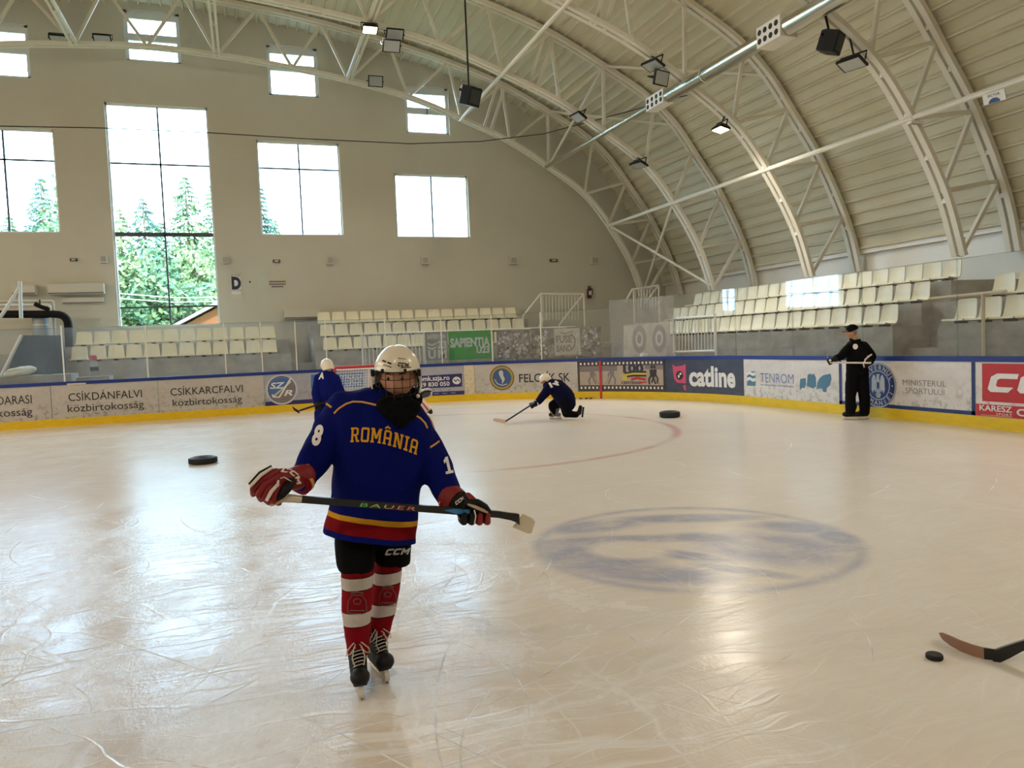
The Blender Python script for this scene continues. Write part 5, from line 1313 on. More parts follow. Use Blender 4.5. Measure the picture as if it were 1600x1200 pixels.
# neck guard
mb = MB(); chain(mb, [K(594, 618, .03), K(643, 622, .03)], [.065, .058], 16); chain(mb, [K(606, 627, -.055), K(634, 628, -.055)], [.04, .04], 14); mb.sphere(K(622, 636, .0), (.105, .115, .05), 20, 10); chain(mb, [K(600, 634, -.09), K(646, 638, -.085)], [.04, .04], 14); chain(mb, [K(606, 645, -.10), K(641, 648, -.10)], [.036, .034], 14); chain(mb, [K(616, 653, -.115), K(633, 655, -.115), K(625, 663, -.128)], [.03, .03, .022], 14)
mb.sphere(K(584, 614, .05), (.028, .05, .03))
remesh(mb, 'neck_guard', m_neck, kid, .007, 7, .005, 16)
# jersey
px = K.scale()
mb = MB(); R = []
for y, xl, xr, b_, dy in ((607, 570, 632, .06, .03), (613, 545, 640, .09, .03), (622, 524, 650, .115, .03), (636, 514, 662, .135, .03), (655, 516, 673, .155, .025), (690, 521, 681, .165, .015), (730, 521, 668, .165, .01), (770, 519, 656, .165, .005), (805, 511, 652, .168, -.005), (830, 504, 650, .185, -.02), (848, 500, 649, .192, -.03)):
    l, r_ = K(xl, y, dy), K(xr, y, dy); c = (l+r_)/2; R.append(sring(c, (r_-l).normalized(), K.n, (r_-l).length/2, b_, 32))
mb.rings(R)
chain(mb, [K(538, 642, .03), K(518, 668, .01), K(499, 703, -.05), K(482, 735, -.12), K(473, 747, -.16)], [.094, .085, .080, .070, .064], 18)
chain(mb, [K(645, 665, .03), K(665, 700, .01), K(683, 735, -.04), K(696, 764, -.10), K(703, 777, -.13)], [.090, .084, .084, .074, .064], 18)
zl, zr = K.L(K(510, 840, -.16)), K.L(K(648, 853, -.16)); sl = (zr.z-zl.z)/(zr.x-zl.x)
m_jersey = bands_mat('jersey_cloth', K, None, [(.026, S(9, 22, 104)), (.083, S(128, 12, 22)), (.108, S(216, 156, 40)), (9, S(8, 19, 100))], sl, zl.z, zl.x)
# the hem is cut along a slanting plane
no = -(Vector((0, 0, 1)) - K.e1*sl).normalized(); co = K.W(zl.x, 0, zl.z)
jersey = remesh(mb, 'jersey', m_jersey, kid, .0105, 5, .014, 8, (co-B0*0, no))
bj = bvh_of(jersey)
def block(word):
    """slab lettering for the chest: rectangles and slanting bars on a unit cell"""
    def rc(x0, y0, x1, y1): return ([(x0, y0), (x1, y0), (x1, y1), (x0, y1)], [(0, 1, 2, 3)])
    def bar(x0, y0, x1, y1, w_): return ([(x0-w_/2, y0), (x0+w_/2, y0), (x1+w_/2, y1), (x1-w_/2, y1)], [(0, 1, 2, 3)])
    s_ = .19
    stem = lambda x: [rc(x, 0, x+s_, 1)]
    foot = lambda x, y: [rc(x-.07, y, x+s_+.07, y+.13)]
    G = {'R': (.86, stem(.07)+foot(.07, 0)+[rc(0, .87, .62, 1), rc(.26, .42, .62, .55), rc(.57, .48, .76, .94), bar(.68, 0, .5, .44, .2), rc(.55, 0, .86, .13)]),
         'O': (.78, [rc(.0, .1, s_, .9), rc(.78-s_, .1, .78, .9), ([(.1, 0), (.68, 0), (.78, .1), (.6, .15), (.18, .15), (0, .1)], [tuple(range(6))]), ([(0, .9), (.18, .85), (.6, .85), (.78, .9), (.68, 1), (.1, 1)], [tuple(range(6))])]),
         'M': (1.06, stem(.07)+stem(.80)+foot(.07, 0)+foot(.80, 0)+[rc(0, .87, .2, 1), rc(.86, .87, 1.06, 1), bar(.53, .28, .2, 1, .2), bar(.53, .28, .86, 1, .2)]),
         'A': (.86, [rc(.07, 0, .26, .88), rc(.60, 0, .79, .88), ([(.07, .86), (.79, .86), (.66, 1), (.2, 1)], [(0, 1, 2, 3)]), rc(.2, .38, .66, .52)]+foot(.07, 0)+foot(.60, 0)),
         'N': (.92, stem(.07)+stem(.66)+foot(.07, 0)+[rc(0, .87, .26, 1), rc(.59, .87, .92, 1), bar(.72, 0, .2, 1, .22)]),
         'I': (.42, stem(.115)+[rc(0, 0, .42, .14), rc(0, .86, .42, 1)])}
    out = []; u = 0
    for ch in word:
        w_, parts = G[ch]
        out += [([(u+x, y) for x, y in vs], fs) for vs, fs in parts]; u += w_+.16
    V, Fs = merge(*out); W_ = u-.16
    return refine(([(x/W_, y) for x, y in V], Fs), .05)
print_on(bj, warp(block('ROMANIA'), [(547.5, 691), (565, 690.5), (583, 691.5), (600, 694), (618, 699), (635, 704.5), (651, 711)], [(1, -23), (3, -23), (4, -22)]), m_gold, 'lettering', jersey)
print_on(bj, (lambda v: (v[0], v[1]))(flat2d([[(601, 668.5), (606, 665), (611, 669.5), (609, 671), (606, 668.2), (603, 670.2)]])), m_gold, 'accent', jersey)
print_on(bj, warp(txt01('8', .05), [(485.5, 692), (499, 696)], (8, -28)), m_num, 'number', jersey)
ONE = flat2d([[(.0, 0), (1, 0), (1, .16), (.72, .16), (.72, 1), (.42, 1), (.05, .8), (.12, .62), (.36, .74), (.36, .16), (0, .16)]])
print_on(bj, warp(refine(ONE, .2), [(697, 741), (709, 738.5)], (-6, -26)), m_num, 'number', jersey)
for pts in (((522, 646), (530, 638), (541, 631), (552, 627.5), (566, 628), (580, 631), (590, 633.5)), ((632, 642), (645, 647), (656, 653), (664, 661), (669, 672)), ((505, 628), (512, 632), (520, 638)), ((672, 699), (680, 694), (688, 688))):
    P = []
    for (x0, y0), (x1, y1) in zip(pts, pts[1:]):
        for k in range(4): h = hitpx(bj, x0+(x1-x0)*k/4, y0+(y1-y0)*k/4, .001); P.append(h) if h else None
    if len(P) > 2: MB().tube(P, .0052, 6).build('piping', m_goldline, jersey, True)
# cuffs
for a, b_, r0, r1 in (((473, 747, -.16), (463, 757, -.19), .066, .067), ((703, 777, -.13), (709, 785, -.155), .066, .066)):
    A = K(*a); Bq = K(*b_)
    c = MB().tube([A, A+(Bq-A)*.4], [r0, r0*1.01], 20).build('cuff_band', m_goldline, jersey, True)
    MB().tube([A+(Bq-A)*.38, A+(Bq-A)*.9], [r0*.99, r1*.97], 20).build('cuff_edge', mat('dark_red_cloth', S(120, 16, 26), .8), jersey, True)
# pants
mb = MB()
for (xl, xr, y0, y1, x2, x3, dy) in ((520, 588, 815, 887, 526, 584, dya-.05), (578, 644, 815, 877, 586, 641, dyb-.05)):
    R = []
    for t in (0, .5, 1):
        l = K(xl+(x2-xl)*t, y0+(y1-y0)*t, dy*t); r_ = K(xr+(x3-xr)*t, y0+(y1-y0)*t, dy*t); R.append(sring((l+r_)/2, (r_-l).normalized(), K.n, (r_-l).length/2*(1 if t else .9), .10+.025*t, 28, 3))
    mb.rings(R)
pants = remesh(mb, 'pants', m_blackcloth, kid, .009, 3, .004, 10)
bp_ = bvh_of(pants)
print_on(bp_, warp(fit(ccm(), 0, 0, 1, 1), [(601, 868), (640, 866)], (2, -10)), mat('silver_print', S(176, 176, 178), .4), 'lettering', pants)
# socks
def sock(rows, dy0, dy1, wt, nm, seed):
    R = []; n = len(rows)
    for i, (y, xl, xr) in enumerate(rows):
        dy = dy0+(dy1-dy0)*i/(n-1); l, r_ = K(xl, y, dy), K(xr, y, dy); c = (l+r_)/2; a = (r_-l).length/2
        R.append(sring(c, (r_-l).normalized(), K.n, a, a*1.08, 24, 2.3))
    f = dy0; z = lambda y: K((rows[0][1]+rows[0][2])/2, y, (dy0+dy1)/2-.08).z
    red = S(138, 15, 27); dk = S(46, 12, 16); wh = S(208, 198, 192)
    lim = []
    for (ya, yb), last in zip(reversed(wt), range(9)):
        lim += [(z(yb+1.5), red), (z(yb), dk), (z(ya), wh), (z(ya-1.5), dk)]
    m_ = bands_mat('sock_knit', K, None, lim+[(9, red)])
    o = MB().rings(R); me = remesh(o, nm, m_, kid, .0065, 3, .004, 16, seed=seed); return me
sk1 = sock([(868, 536, 586), (890, 534, 585), (905, 533, 584), (930, 533, 582), (950, 534, 581), (970, 536, 579), (990, 538, 577.5), (1008, 541, 577), (1020, 543, 575)], dya-.02, dya+.04, [(903, 922), (960, 982)], 'sock', 1)
sk2 = sock([(862, 586, 631), (880, 585, 628.5), (895, 583, 627.5), (920, 581, 625), (945, 580, 620), (965, 578.5, 615), (982, 577.5, 611), (994, 577, 607), (1002, 578, 603)], dyb-.02, dyb+.04, [(896, 914), (947, 966)], 'sock', 2)
m_crest = mat('crest_print', S(120, 92, 92), .7)
for o, cx, cy, k in ((sk1, 558, 942, 1.0), (sk2, 606, 931, .92)):
    b_ = bvh_of(o)
    V = merge(band2d([(cx-15*k, cy+15*k), (cx-14*k, cy-2*k), (cx-8*k, cy-12*k), (cx+8*k, cy-12*k), (cx+14*k, cy-2*k), (cx+15*k, cy+15*k), (cx+8*k, cy+17*k), (cx-8*k, cy+17*k), (cx-15*k, cy+15*k)], 1.3), band2d([(cx-10*k, cy-15*k), (cx, cy-17*k), (cx+10*k, cy-15*k)], 2.2), band2d([(cx-12*k, cy+12*k), (cx+12*k, cy+12*k)], 1.6), band2d([(cx-6*k, cy-4*k), (cx, cy-7*k), (cx+6*k, cy-4*k), (cx+4*k, cy+2*k), (cx-4*k, cy+2*k), (cx-6*k, cy-4*k)], 1.6))
    print_on(b_, V, m_crest, 'crest', o, 3, .003)
# skates
skate(K, ra, A_(4), parent=kid); skate(K, rb, A_(16), parent=kid)
# gloves
def finger(pts, rr, nm, m, parent, vox=.0052): return remesh(chain(MB(), pts, rr, 12), nm, m, parent, vox, 3)
gR = remesh(chain(chain(MB(), [K(474, 744, -.17), K(455, 749, -.20)], [.060, .052], 18), [K(452, 748, -.21), K(428, 752, -.25)], [.046, .042], 16).sphere(K(441, 744, -.22), (.05, .035, .036)), 'glove', m_glred, kid, .006, 4, .003, 20)
for i, (a, b_, c, d, r) in enumerate((((431, 737, -.25), (413, 747, -.29), (396, 764, -.30), (396, 772, -.265), .0165), ((432, 745, -.26), (415, 756, -.305), (405, 772, -.315), (408, 780, -.27), .0175), ((434, 752, -.265), (421, 764, -.31), (414, 778, -.32), (421, 785, -.275), .0175), ((438, 759, -.265), (430, 770, -.31), (426, 781, -.32), (436, 786, -.285), .0165))):
    f = finger([K(*a), K(*b_), K(*c), K(*d)], [r*1.08, r*1.05, r, r*.85], 'finger', m_glred, gR)
MB().tube([K(425, 731, -.275), K(408, 742, -.312), K(391, 760, -.322)], [.006, .008, .007], 8).build('white_roll', m_wtrim, gR, True)
MB().tube([K(424, 728.5, -.265), K(406, 738.5, -.30), K(389, 757, -.312)], [.006, .007, .006], 8).build('black_roll', m_leather, gR, True)
MB().tube([K(435, 751, -.30), K(434, 757, -.312), K(424, 768, -.335), K(416, 783, -.345)], [.005, .0075, .0085, .007], 8).build('white_roll', m_wtrim, gR, True)
th = finger([K(455, 752, -.245), K(448, 764, -.30), K(440, 774, -.315), K(434, 781, -.31)], [.021, .021, .018, .013], 'thumb', m_leather, gR)
finger([K(448, 774, -.31), K(438, 783, -.315), K(424, 788, -.30)], [.010, .011, .010], 'palm', m_tan, gR)
MB().tube([K(438, 747.5, -.275), K(444, 745.5, -.28), K(456, 753, -.275), K(449, 767, -.30)], .0028, 6).build('white_edge', m_wtrim, gR, True)
bg = bvh_of(gR)
print_on(bg, warp(fit(ccm(), 0, 0, 1, 1), [(438, 737.5), (452, 739), (462, 747), (464, 759)], [(3, -7), (5, -6), (7, -3)]), m_wtrim, 'lettering', gR, 3, .004)
gL = remesh(chain(chain(MB(), [K(702, 776, -.135), K(716, 785, -.175)], [.060, .054], 18), [K(716, 786, -.18), K(738, 793, -.215)], [.046, .040], 16), 'glove', m_leather, kid, .006, 4, .003, 20)
c = MB().tube([K(698, 772, -.125), K(709, 780, -.155), K(713, 783, -.165)], [.0625, .0635, .060], 20).build('cuff', m_glred, gL, True)
c = MB().tube([K(724, 770, -.21), K(729, 778, -.235), K(727, 789, -.245), K(722, 799, -.245)], [.010, .011, .011, .010], 8).build('black_roll', m_leather, gL, True)
finger([K(731, 774, -.225), K(737, 780, -.24), K(742, 783, -.245)], [.016, .018, .014], 'thumb_guard', m_glred, gL)
finger([K(730, 786, -.235), K(745, 787, -.262), K(757, 793, -.268), K(764, 800, -.262)], [.023, .024, .021, .014], 'thumb', m_leather, gL)
MB().tube([K(731, 788, -.268), K(742, 792, -.292), K(754, 797, -.295), K(762, 801, -.285)], [.004, .0085, .008, .005], 8).build('palm_edge', m_tan, gL, True)
for i in range(4):
    x = 724+i*12.2; mm = m_leather if i < 2 else m_glred; k = (.019, .0185, .0185, .0165)[i]
    finger([K(x-4, 795+i*.8, -.20), K(x-2, 812+i*.5, -.215), K(x+1, 815+i*.2, -.262), K(x+2, 805, -.285)], [k*1.05, k*1.05, k, k*.75], 'finger', mm, gL)
MB().tube([K(741, 797, -.295), K(743.5, 806, -.292), K(741.5, 818, -.283)], .003, 6).build('white_edge', m_wtrim, gL, True)
MB().tube([K(713, 802, -.245), K(719, 812, -.245), K(727, 820, -.24)], .0025, 6).build('white_edge', m_tan, gL, True)
bg = bvh_of(gL)
print_on(bg, warp(fit(ccm(), 0, 0, 1, 1), [(713, 789.5), (726, 779.5)], (-3, -4.5)), m_wtrim, 'lettering', gL, 3, .006)
# the stick held across the body
def shaft(t, pts, w_, d_, m, name='shaft'):
    return MB().rings([[p+K.n*a*d_/2+Vector((0, 0, 1))*b_*w_/2 for a, b_ in ((-1, -1), (1, -1), (1, 1), (-1, 1))] for p in pts]).build(name, m, t, True)
S0, S1 = K(439, 777.5, -.285), K(778, 803.5, -.235)
stk = thing('hockey_stick', 'black hockey stick with BAUER print held across the blue jersey', 'hockey stick', S0, world=True)
shaft(stk, [S0.lerp(S1, u) for u in (0.01, .25, .5, .75, 1)], .031, .021, m_carbon)
MB().tube([S0.lerp(S1, u) for u in (-.0, .01, .05, .09)], [.017, .020, .018, .017], 10).build('butt_tape', m_tape, stk, True)
dS = (S1-S0).normalized(); fo = -K.n*.0112
def onshaft(vf, u0, u1, v0, v1, m, nm): 
    L = (S1-S0).length
    MB().add([S0+dS*(L*(u0+(u1-u0)*u))+Vector((0, 0, v0+(v1-v0)*v))+fo for u, v in vf[0]], vf[1]).build(nm, m, stk)
def rainbow():
    M = bpy.data.materials.new('rainbow_print'); M.use_nodes = True; t = NT(M); b = t.n['Principled BSDF']; P = t.pos(); x, y, z = t.sep(P)
    xl = t.math('ADD', t.math('MULTIPLY', t.math('SUBTRACT', x, S0.x), dS.x), t.math('MULTIPLY', t.math('SUBTRACT', y, S0.y), dS.y))
    u = t.math('DIVIDE', xl, (S1-S0).length)
    t._set(b.inputs['Base Color'], t.ramp(t.math('DIVIDE', t.math('SUBTRACT', u, .34), .26), [(0, S(70, 200, 90)), (.3, S(170, 200, 110)), (.55, S(220, 150, 130)), (.8, S(220, 90, 90)), (1, S(200, 190, 180))])); return M
onshaft(fit(text2d('BAUER', .0, .2, 1.25), 0, 0, 1, 1), .345, .60, -.011, .006, rainbow(), 'lettering')
onshaft(flat2d([[(0, .5), (.35, .9), (1, .95), (1, .3), (.5, .05)]]), .735, .86, -.013, .014, mat('sky_blue_print', S(52, 132, 200), .4), 'blue_flash')
H1, H2 = K(798, 807, -.232), K(811, 811.5, -.22)
MB().rings([[p+K.n*a*.011+Vector((0, 0, 1))*b_*w_ for a, b_ in ((-1, -1), (1, -1), (1, 1), (-1, 1))] for p, w_ in ((S1, .0155), (H1, .017), (K(806, 809, -.226), .021), (H2, .026))]).build('hosel', m_carbon, stk, True)
R = []
for u in [i/6 for i in range(7)]:
    c = K(809+24*u, 813+11*u, -.222+.05*u); hgt = .030+.008*u-.012*max(0, u-.8)*5; sk_ = K.e1*(.016*(1-u))
    R.append([c+K.n*a*.006+(Vector((0, 0, 1))*b_*hgt - K.e1*b_*-.010)+sk_*b_ for a, b_ in ((-1, -1), (1, -1), (1, 1), (-1, 1))])
MB().rings(R).build('blade', m_tape, stk, True)
# ---------------------------------------------------------------- player kneeling in dark jersey
m_navy = mat('navy_jersey', S(10, 13, 48), .85, bump=.2, bscale=30); m_dark = mat('dark_pants', S(10, 11, 22), .85)
def far_glove(K_, pts, parent, m1, m2, nm='glove', r=.05):
    g_ = remesh(chain(MB(), [K_(*p) for p in pts], [r*1.15, r]), nm, m1, parent, .011, 2)
    a, b_ = K_(*pts[0]), K_(*pts[-1]); d = (b_-a).normalized(); s_ = K_.e1
    side = d.cross(K_.n).normalized()
    for i in range(4):
        o = side*((i-1.5)*r*.52); 
        remesh(chain(MB(), [b_+o-K_.n*r*.5, b_+o+d*r*1.1-K_.n*r*.5, b_+o+d*r*1.15+K_.n*r*.25], [r*.34, r*.33, r*.28], 8), 'finger', m2, g_, .009, 2)
    remesh(chain(MB(), [b_-side*r*.8, b_-side*r*1.1+d*r*.9], [r*.36, r*.28], 8), 'thumb', m2, g_, .009, 2)
    return g_
def far_stick(label, A, Bq, blade, m_b, r=.016, up=Vector((0, 0, 1)), hb=.065):
    t = thing('hockey_stick', label, 'hockey stick', blade[0], world=True)
    MB().beam(A, Bq, .022, .03).build('shaft', m_carbon, t)
    R = []
    for i, p in enumerate(blade):
        h = hb*(1 if i < len(blade)-1 else .7); q = Vector(p)
        tv = (Vector(blade[min(i+1, len(blade)-1)])-Vector(blade[max(0, i-1)])).normalized(); nn = tv.cross(up).normalized()*.006
        R.append([q-nn, q+nn, q+nn+up*h, q-nn+up*h])
    MB().rings(R).build('blade', m_b, t, True)
    return t
kb = onZ(886, 655, 0); Q = PL(kb)
t = thing('person', 'player in navy jersey number 14 kneeling on one knee before the goal line', 'person', Q.b, world=True)
mb = head_mesh(Q.M(Q(851, 594, 0), A_(-70), A_(30)), 1.0)
chain(mb, [Q(853, 596, 0), Q(862, 604, 0)], [.06, .065]); chain(mb, [Q(866, 606, 0), Q(880, 622, 0)], [.13, .13])
chain(mb, [Q(858, 606, -.12), Q(846, 622, -.2), Q(833, 632, -.18)], [.055, .042, .035]); chain(mb, [Q(862, 604, .14), Q(850, 620, .2), Q(838, 630, .1)], [.055, .042, .035])
chain(mb, [Q(884, 628, -.08), Q(884, 648, -.1), Q(904, 646, -.08)], [.09, .065, .05]); chain(mb, [Q(876, 628, .1), Q(862, 634, .12), Q(864, 648, .12)], [.09, .07, .05])
remesh(mb, 'body', m_skin, t, .014, 2)
helmet(Q.M(Q(852.5, 594, 0), A_(-70), A_(28)), t, 1.0, ridge=True)
mb = MB(); chain(mb, [Q(860, 602, 0), Q(872, 608, 0), Q(883, 620, 0), Q(886, 630, 0)], [.15, .20, .205, .19], 18)
chain(mb, [Q(858, 604, -.14), Q(846, 622, -.22), Q(838, 630, -.2)], [.10, .085, .06], 14); chain(mb, [Q(862, 603, .16), Q(850, 618, .22), Q(842, 628, .14)], [.10, .085, .06], 14)
js = remesh(mb, 'jersey', m_navy, t, .014, 3, .012, 7)
bj = bvh_of(js)
print_on(bj, warp(txt01('14', .06), [(857, 599), (871, 594.5)], (3.5, 6.5)), m_num, 'number', js, 3, .01)
mb = MB(); chain(mb, [Q(883, 626, -.09), Q(884.5, 643, -.11)], [.14, .10], 14); chain(mb, [Q(878, 626, .1), Q(864, 633, .12)], [.14, .10], 14); remesh(mb, 'pants', m_dark, t, .014, 3)
mb = MB(); chain(mb, [Q(884.5, 646, -.11), Q(900, 648, -.1)], [.085, .065], 14); remesh(mb, 'sock', m_blackcloth, t, .012, 2)
mb = MB(); chain(mb, [Q(863, 636, .12), Q(865, 645, .12)], [.085, .06], 14); remesh(mb, 'sock', m_blackcloth, t, .012, 2)
fr_ = Q(868, 652.5, .12); skate(Q, Vector((fr_.x, fr_.y, .0)), A_(-80), parent=t, lace=False, col=mat('grey_skate', S(120, 120, 118), .5), s=.95)
# rear skate trailing, toe on the ice
Mx = Matrix.Translation(Q(909, 643, -.08)) @ (Matrix((Q.e1, Q.n, Vector((0, 0, 1)))).transposed() @ Euler((A_(65), 0, A_(-90)), 'XYZ').to_matrix()).to_4x4()
Mx = Matrix.Translation(Q(914, 640, -.08)) @ (Matrix((Q.e1, Q.n, Vector((0, 0, 1)))).transposed() @ Euler((0, 0, A_(90)), 'XYZ').to_matrix() @ Euler((A_(115), 0, 0), 'XYZ').to_matrix()).to_4x4()
mb = MB(); chain(mb, [Q(898, 648, -.1), Q(905, 645, -.1), Q(907, 636, -.1)], [.055, .05, .04], 12); bt = remesh(mb, 'skate', m_leather, t, .010, 3)
a, b_ = Q(909.5, 652, -.1), Q(911.5, 636, -.1)
MB().beam(a, b_, .03, .012, Q.n).build('blade_holder', m_dark, bt)
MB().beam(a+Q.e1*.02, b_+Q.e1*.02, .02, .005, Q.n).build('blade', m_metal, bt)
far_glove(Q, [(838, 629.5, -.19), (833, 632.5, -.2)], t, m_leather, m_leather, r=.052); far_glove(Q, [(842, 627, .13), (838, 630, .1)], t, m_leather, m_leather, r=.05)
MB().tube([Q(837, 625.5, -.25), Q(840, 629, -.265), Q(841, 633, -.25)], .012, 6).build('cuff_stripe', m_wtrim, t, True)
tp = onZ(771, 658, .02); hl = onZ(790, 661, .01)
far_stick('hockey stick with tan taped blade reaching left from the kneeling player', Q(845, 623, -.2), hl+Vector((0, 0, .035)), [hl, hl.lerp(tp, .35)+Q.n*.01, hl.lerp(tp, .7)+Q.n*.03, tp+Q.n*.06], mat('tan_tape', S(196, 164, 140), .8))

# ---------------------------------------------------------------- referee in black
rb_ = onZ(1336, 655.5, 0); Q = PL(rb_)
t = thing('person', 'referee in black sportswear and black cap standing at the ministry board', 'person', Q.b, world=True)
HR = Q.M(Q(1330.5, 519, 0), A_(-62), A_(8))
mb = head_mesh(HR, 1.02); chain(mb, [Q(1332, 525, .01), Q(1336, 536, .02)], [.055, .065]); chain(mb, [Q(1337, 545, .02), Q(1340, 575, .02)], [.12, .13])
chain(mb, [Q(1350, 541, .08), Q(1364, 558, .10), Q(1355, 569, -.06)], [.055, .042, .034]); chain(mb, [Q(1324, 543, -.06), Q(1311, 557, -.16), Q(1300, 563, -.2)], [.055, .042, .034])
chain(mb, [Q(1331, 585, -.02), Q(1329, 617, -.02), Q(1329, 645, 0)], [.09, .06, .045]); chain(mb, [Q(1349, 585, .05), Q(1350, 617, .05), Q(1349, 645, .05)], [.09, .06, .045])
remesh(mb, 'body', m_skin, t, .0125, 2)
m_eye2 = m_black
mb = MB()
for ex in (-.031, .031): mb.sphere(HR @ Vector((ex, -.08, .014)), .009, 8, 6)
mb.build('eyes', m_eye2, t, True)
mb = MB().sphere(HR @ Vector((0, .02, .035)), (.093, .115, .105), 20, 12, HR.to_3x3()); cp = remesh(mb, 'cap', m_blackcloth, t, .009, 2, 0, 9, (HR @ Vector((0, 0, .022)), HR.to_3x3() @ Vector((0, .25, -1))))
R = [[HR @ Vector((x, -.085-.075*d*math.cos(x*9), .04-.012*d)) for x in (-.075, -.04, 0, .04, .075)]+[HR @ Vector((x, -.085-.075*d*math.cos(x*9), .048-.012*d)) for x in (.075, .04, 0, -.04, -.075)] for d in (0, .5, 1)]
MB().rings(R).build('peak', m_black, cp, True)
MB().sphere(HR @ Vector((.084, .012, -.005)), (.022, .03, .034), 10, 8, HR.to_3x3()).build('ear_pad', mat('grey_pad', S(120, 120, 122), .6), cp, True)
mb = MB(); R = []
for y, xl, xr, b_ in ((531, 1330, 1343, .07), (536, 1323, 1352, .11), (545, 1320, 1356, .14), (560, 1322, 1356, .15), (578, 1322, 1357, .15), (586, 1322, 1357, .15)):
    l, r_ = Q(xl, y, .02), Q(xr, y, .02); R.append(sring((l+r_)/2, Q.e1, Q.n, (r_-l).length/2, b_, 24))
mb.rings(R); chain(mb, [Q(1350, 542, .08), Q(1362, 557, .10), Q(1359, 565, .0), Q(1356, 569, -.05)], [.095, .085, .072, .055], 14)
chain(mb, [Q(1326, 544, -.05), Q(1314, 556, -.14), Q(1304, 561, -.18)], [.09, .072, .055], 14)
jk = remesh(mb, 'jacket', m_blackcloth, t, .0125, 3, .012, 8)
bj = bvh_of(jk)
print_on(bj, ([(1336.5+4*math.cos(a*PI/10), 541.5+4.4*math.sin(a*PI/10)) for a in range(20)], [tuple(range(20))]), m_num, 'badge', jk, 3, .01)
print_on(bj, flat2d([[(1354, 557), (1362, 552.5), (1363, 554.5), (1355, 560)], [(1350, 562), (1353, 558.5), (1354.5, 560.5), (1351.5, 564)]]), m_num, 'sleeve_stripe', jk, 2, .01)
MB().tube([Q(1328, 530, -.05), Q(1335, 533, -.09), Q(1344, 531, -.02)], .022, 8).build('collar', m_blackcloth, jk, True)
mb = MB()
for rows, dy in ((((578, 1322, 1345), (600, 1320.5, 1341), (620, 1320, 1337.5), (647, 1320.5, 1336.5)), 0), (((578, 1336, 1357), (600, 1339, 1358), (620, 1341.5, 1359.5), (647, 1343, 1359.5)), .05)):
    mb.rings([sring((Q(a, y, dy)+Q(b_, y, dy))/2, Q.e1, Q.n, (Q(b_, y, dy)-Q(a, y, dy)).length/2, .125, 20, 2.3) for y, a, b_ in rows])
remesh(mb, 'trousers', m_blackcloth, t, .0125, 3, .012, 8, seed=4)
for px_, py_, dy, yw in ((1330, 654, -.03, -78), (1347, 655.5, .02, -66)):
    p = Q(px_, py_, dy); skate(Q, Vector((p.x, p.y, 0)), A_(yw), parent=t, lace=False, s=1.0)
far_glove(Q, [(1305, 561, -.19), (1299, 564, -.205)], t, m_leather, m_leather, r=.05); far_glove(Q, [(1357, 566, -.06), (1352, 569, -.10)], t, m_leather, m_leather, r=.055)
MB().tube([Q(1350.5, 575, -.16), Q(1349, 568, -.175), Q(1353, 561, -.17), Q(1358, 557, -.1)], .012, 6).build('glove_edge', m_wtrim, t, True)
MB().sphere(Q(1297, 563, -.26), .022, 8, 6).build('glove_badge', m_num, t, True)
A1, B1 = Q(1361, 567, -.16), Q(1296, 566.5, -.24)
st = far_stick('pale shafted hockey stick held level by the referee', A1, B1, [B1, Q(1293.5, 563, -.22), Q(1292.5, 557, -.18), Q(1293, 552, -.15)], mat('wood_blade', S(180, 140, 110), .6), up=Q.n, hb=.06)
[c for c in st.children if c.name.startswith('shaft')][0].data.materials[0] = m_holder

# ---------------------------------------------------------------- far player seen from behind, letter A
ab = onZ(514, 697, 0); Q = PL(ab)
t = thing('person', 'far player in blue jersey with letter A, turned away near the goal', 'person', Q.b, world=True)
HR = Q.M(Q(511, 573, 0), A_(-150), A_(12))
mb = head_mesh(HR, 1.0); chain(mb, [Q(510, 578, 0), Q(509, 590, 0)], [.055, .065]); chain(mb, [Q(510, 595, 0), Q(511, 645, 0)], [.12, .13])
chain(mb, [Q(497, 594, 0), Q(493, 615, -.1), Q(495, 633, -.2)], [.05, .04, .034]); chain(mb, [Q(524, 595, 0), Q(532, 613, -.1), Q(520, 630, -.22)], [.05, .04, .034])
chain(mb, [Q(503, 650, 0), Q(500, 672, .0), Q(502, 690, 0)], [.08, .06, .045]); chain(mb, [Q(520, 650, 0), Q(524, 672, 0), Q(523, 690, 0)], [.08, .06, .045])
remesh(mb, 'body', m_skin, t, .0125, 2)
helmet(HR, t, 1.0)
m_roy = mat('blue_jersey', S(9, 22, 100), .85, bump=.2, bscale=30)
mb = MB(); chain(mb, [Q(506, 590, 0), Q(516, 590, 0)], [.12, .12]); chain(mb, [Q(511, 594, 0), Q(512, 620, 0), Q(512, 648, 0)], [.18, .205, .20], 18)
chain(mb, [Q(499, 592, 0), Q(494, 614, -.1), Q(496, 630, -.18)], [.10, .08, .06], 14); chain(mb, [Q(523, 593, 0), Q(532, 612, -.1), Q(523, 627, -.19)], [.10, .08, .06], 14)
js = remesh(mb, 'jersey', m_roy, t, .0125, 3, .012, 7); bj = bvh_of(js)
print_on(bj, warp(txt01('A', .06), [(497.5, 592), (506, 591)], (1.5, -9)), m_num, 'lettering', js, 3, .01)
mb = MB(); chain(mb, [Q(503, 645, 0), Q(500.5, 668, 0)], [.13, .10], 14); chain(mb, [Q(520, 645, 0), Q(523.5, 668, 0)], [.13, .10], 14); remesh(mb, 'pants', m_roy, t, .0125, 3)
for a, b_ in (((500.5, 668, 0), (502, 688, 0)), ((523.5, 668, 0), (523, 688, 0))): remesh(chain(MB(), [Q(*a), Q(*b_)], [.08, .058], 14), 'sock', m_roy, t, .0125, 2)
for px_ in (502, 523): p = Q(px_, 697, 0); skate(Q, Vector((p.x, p.y, 0)), A_(-150), parent=t, lace=False)
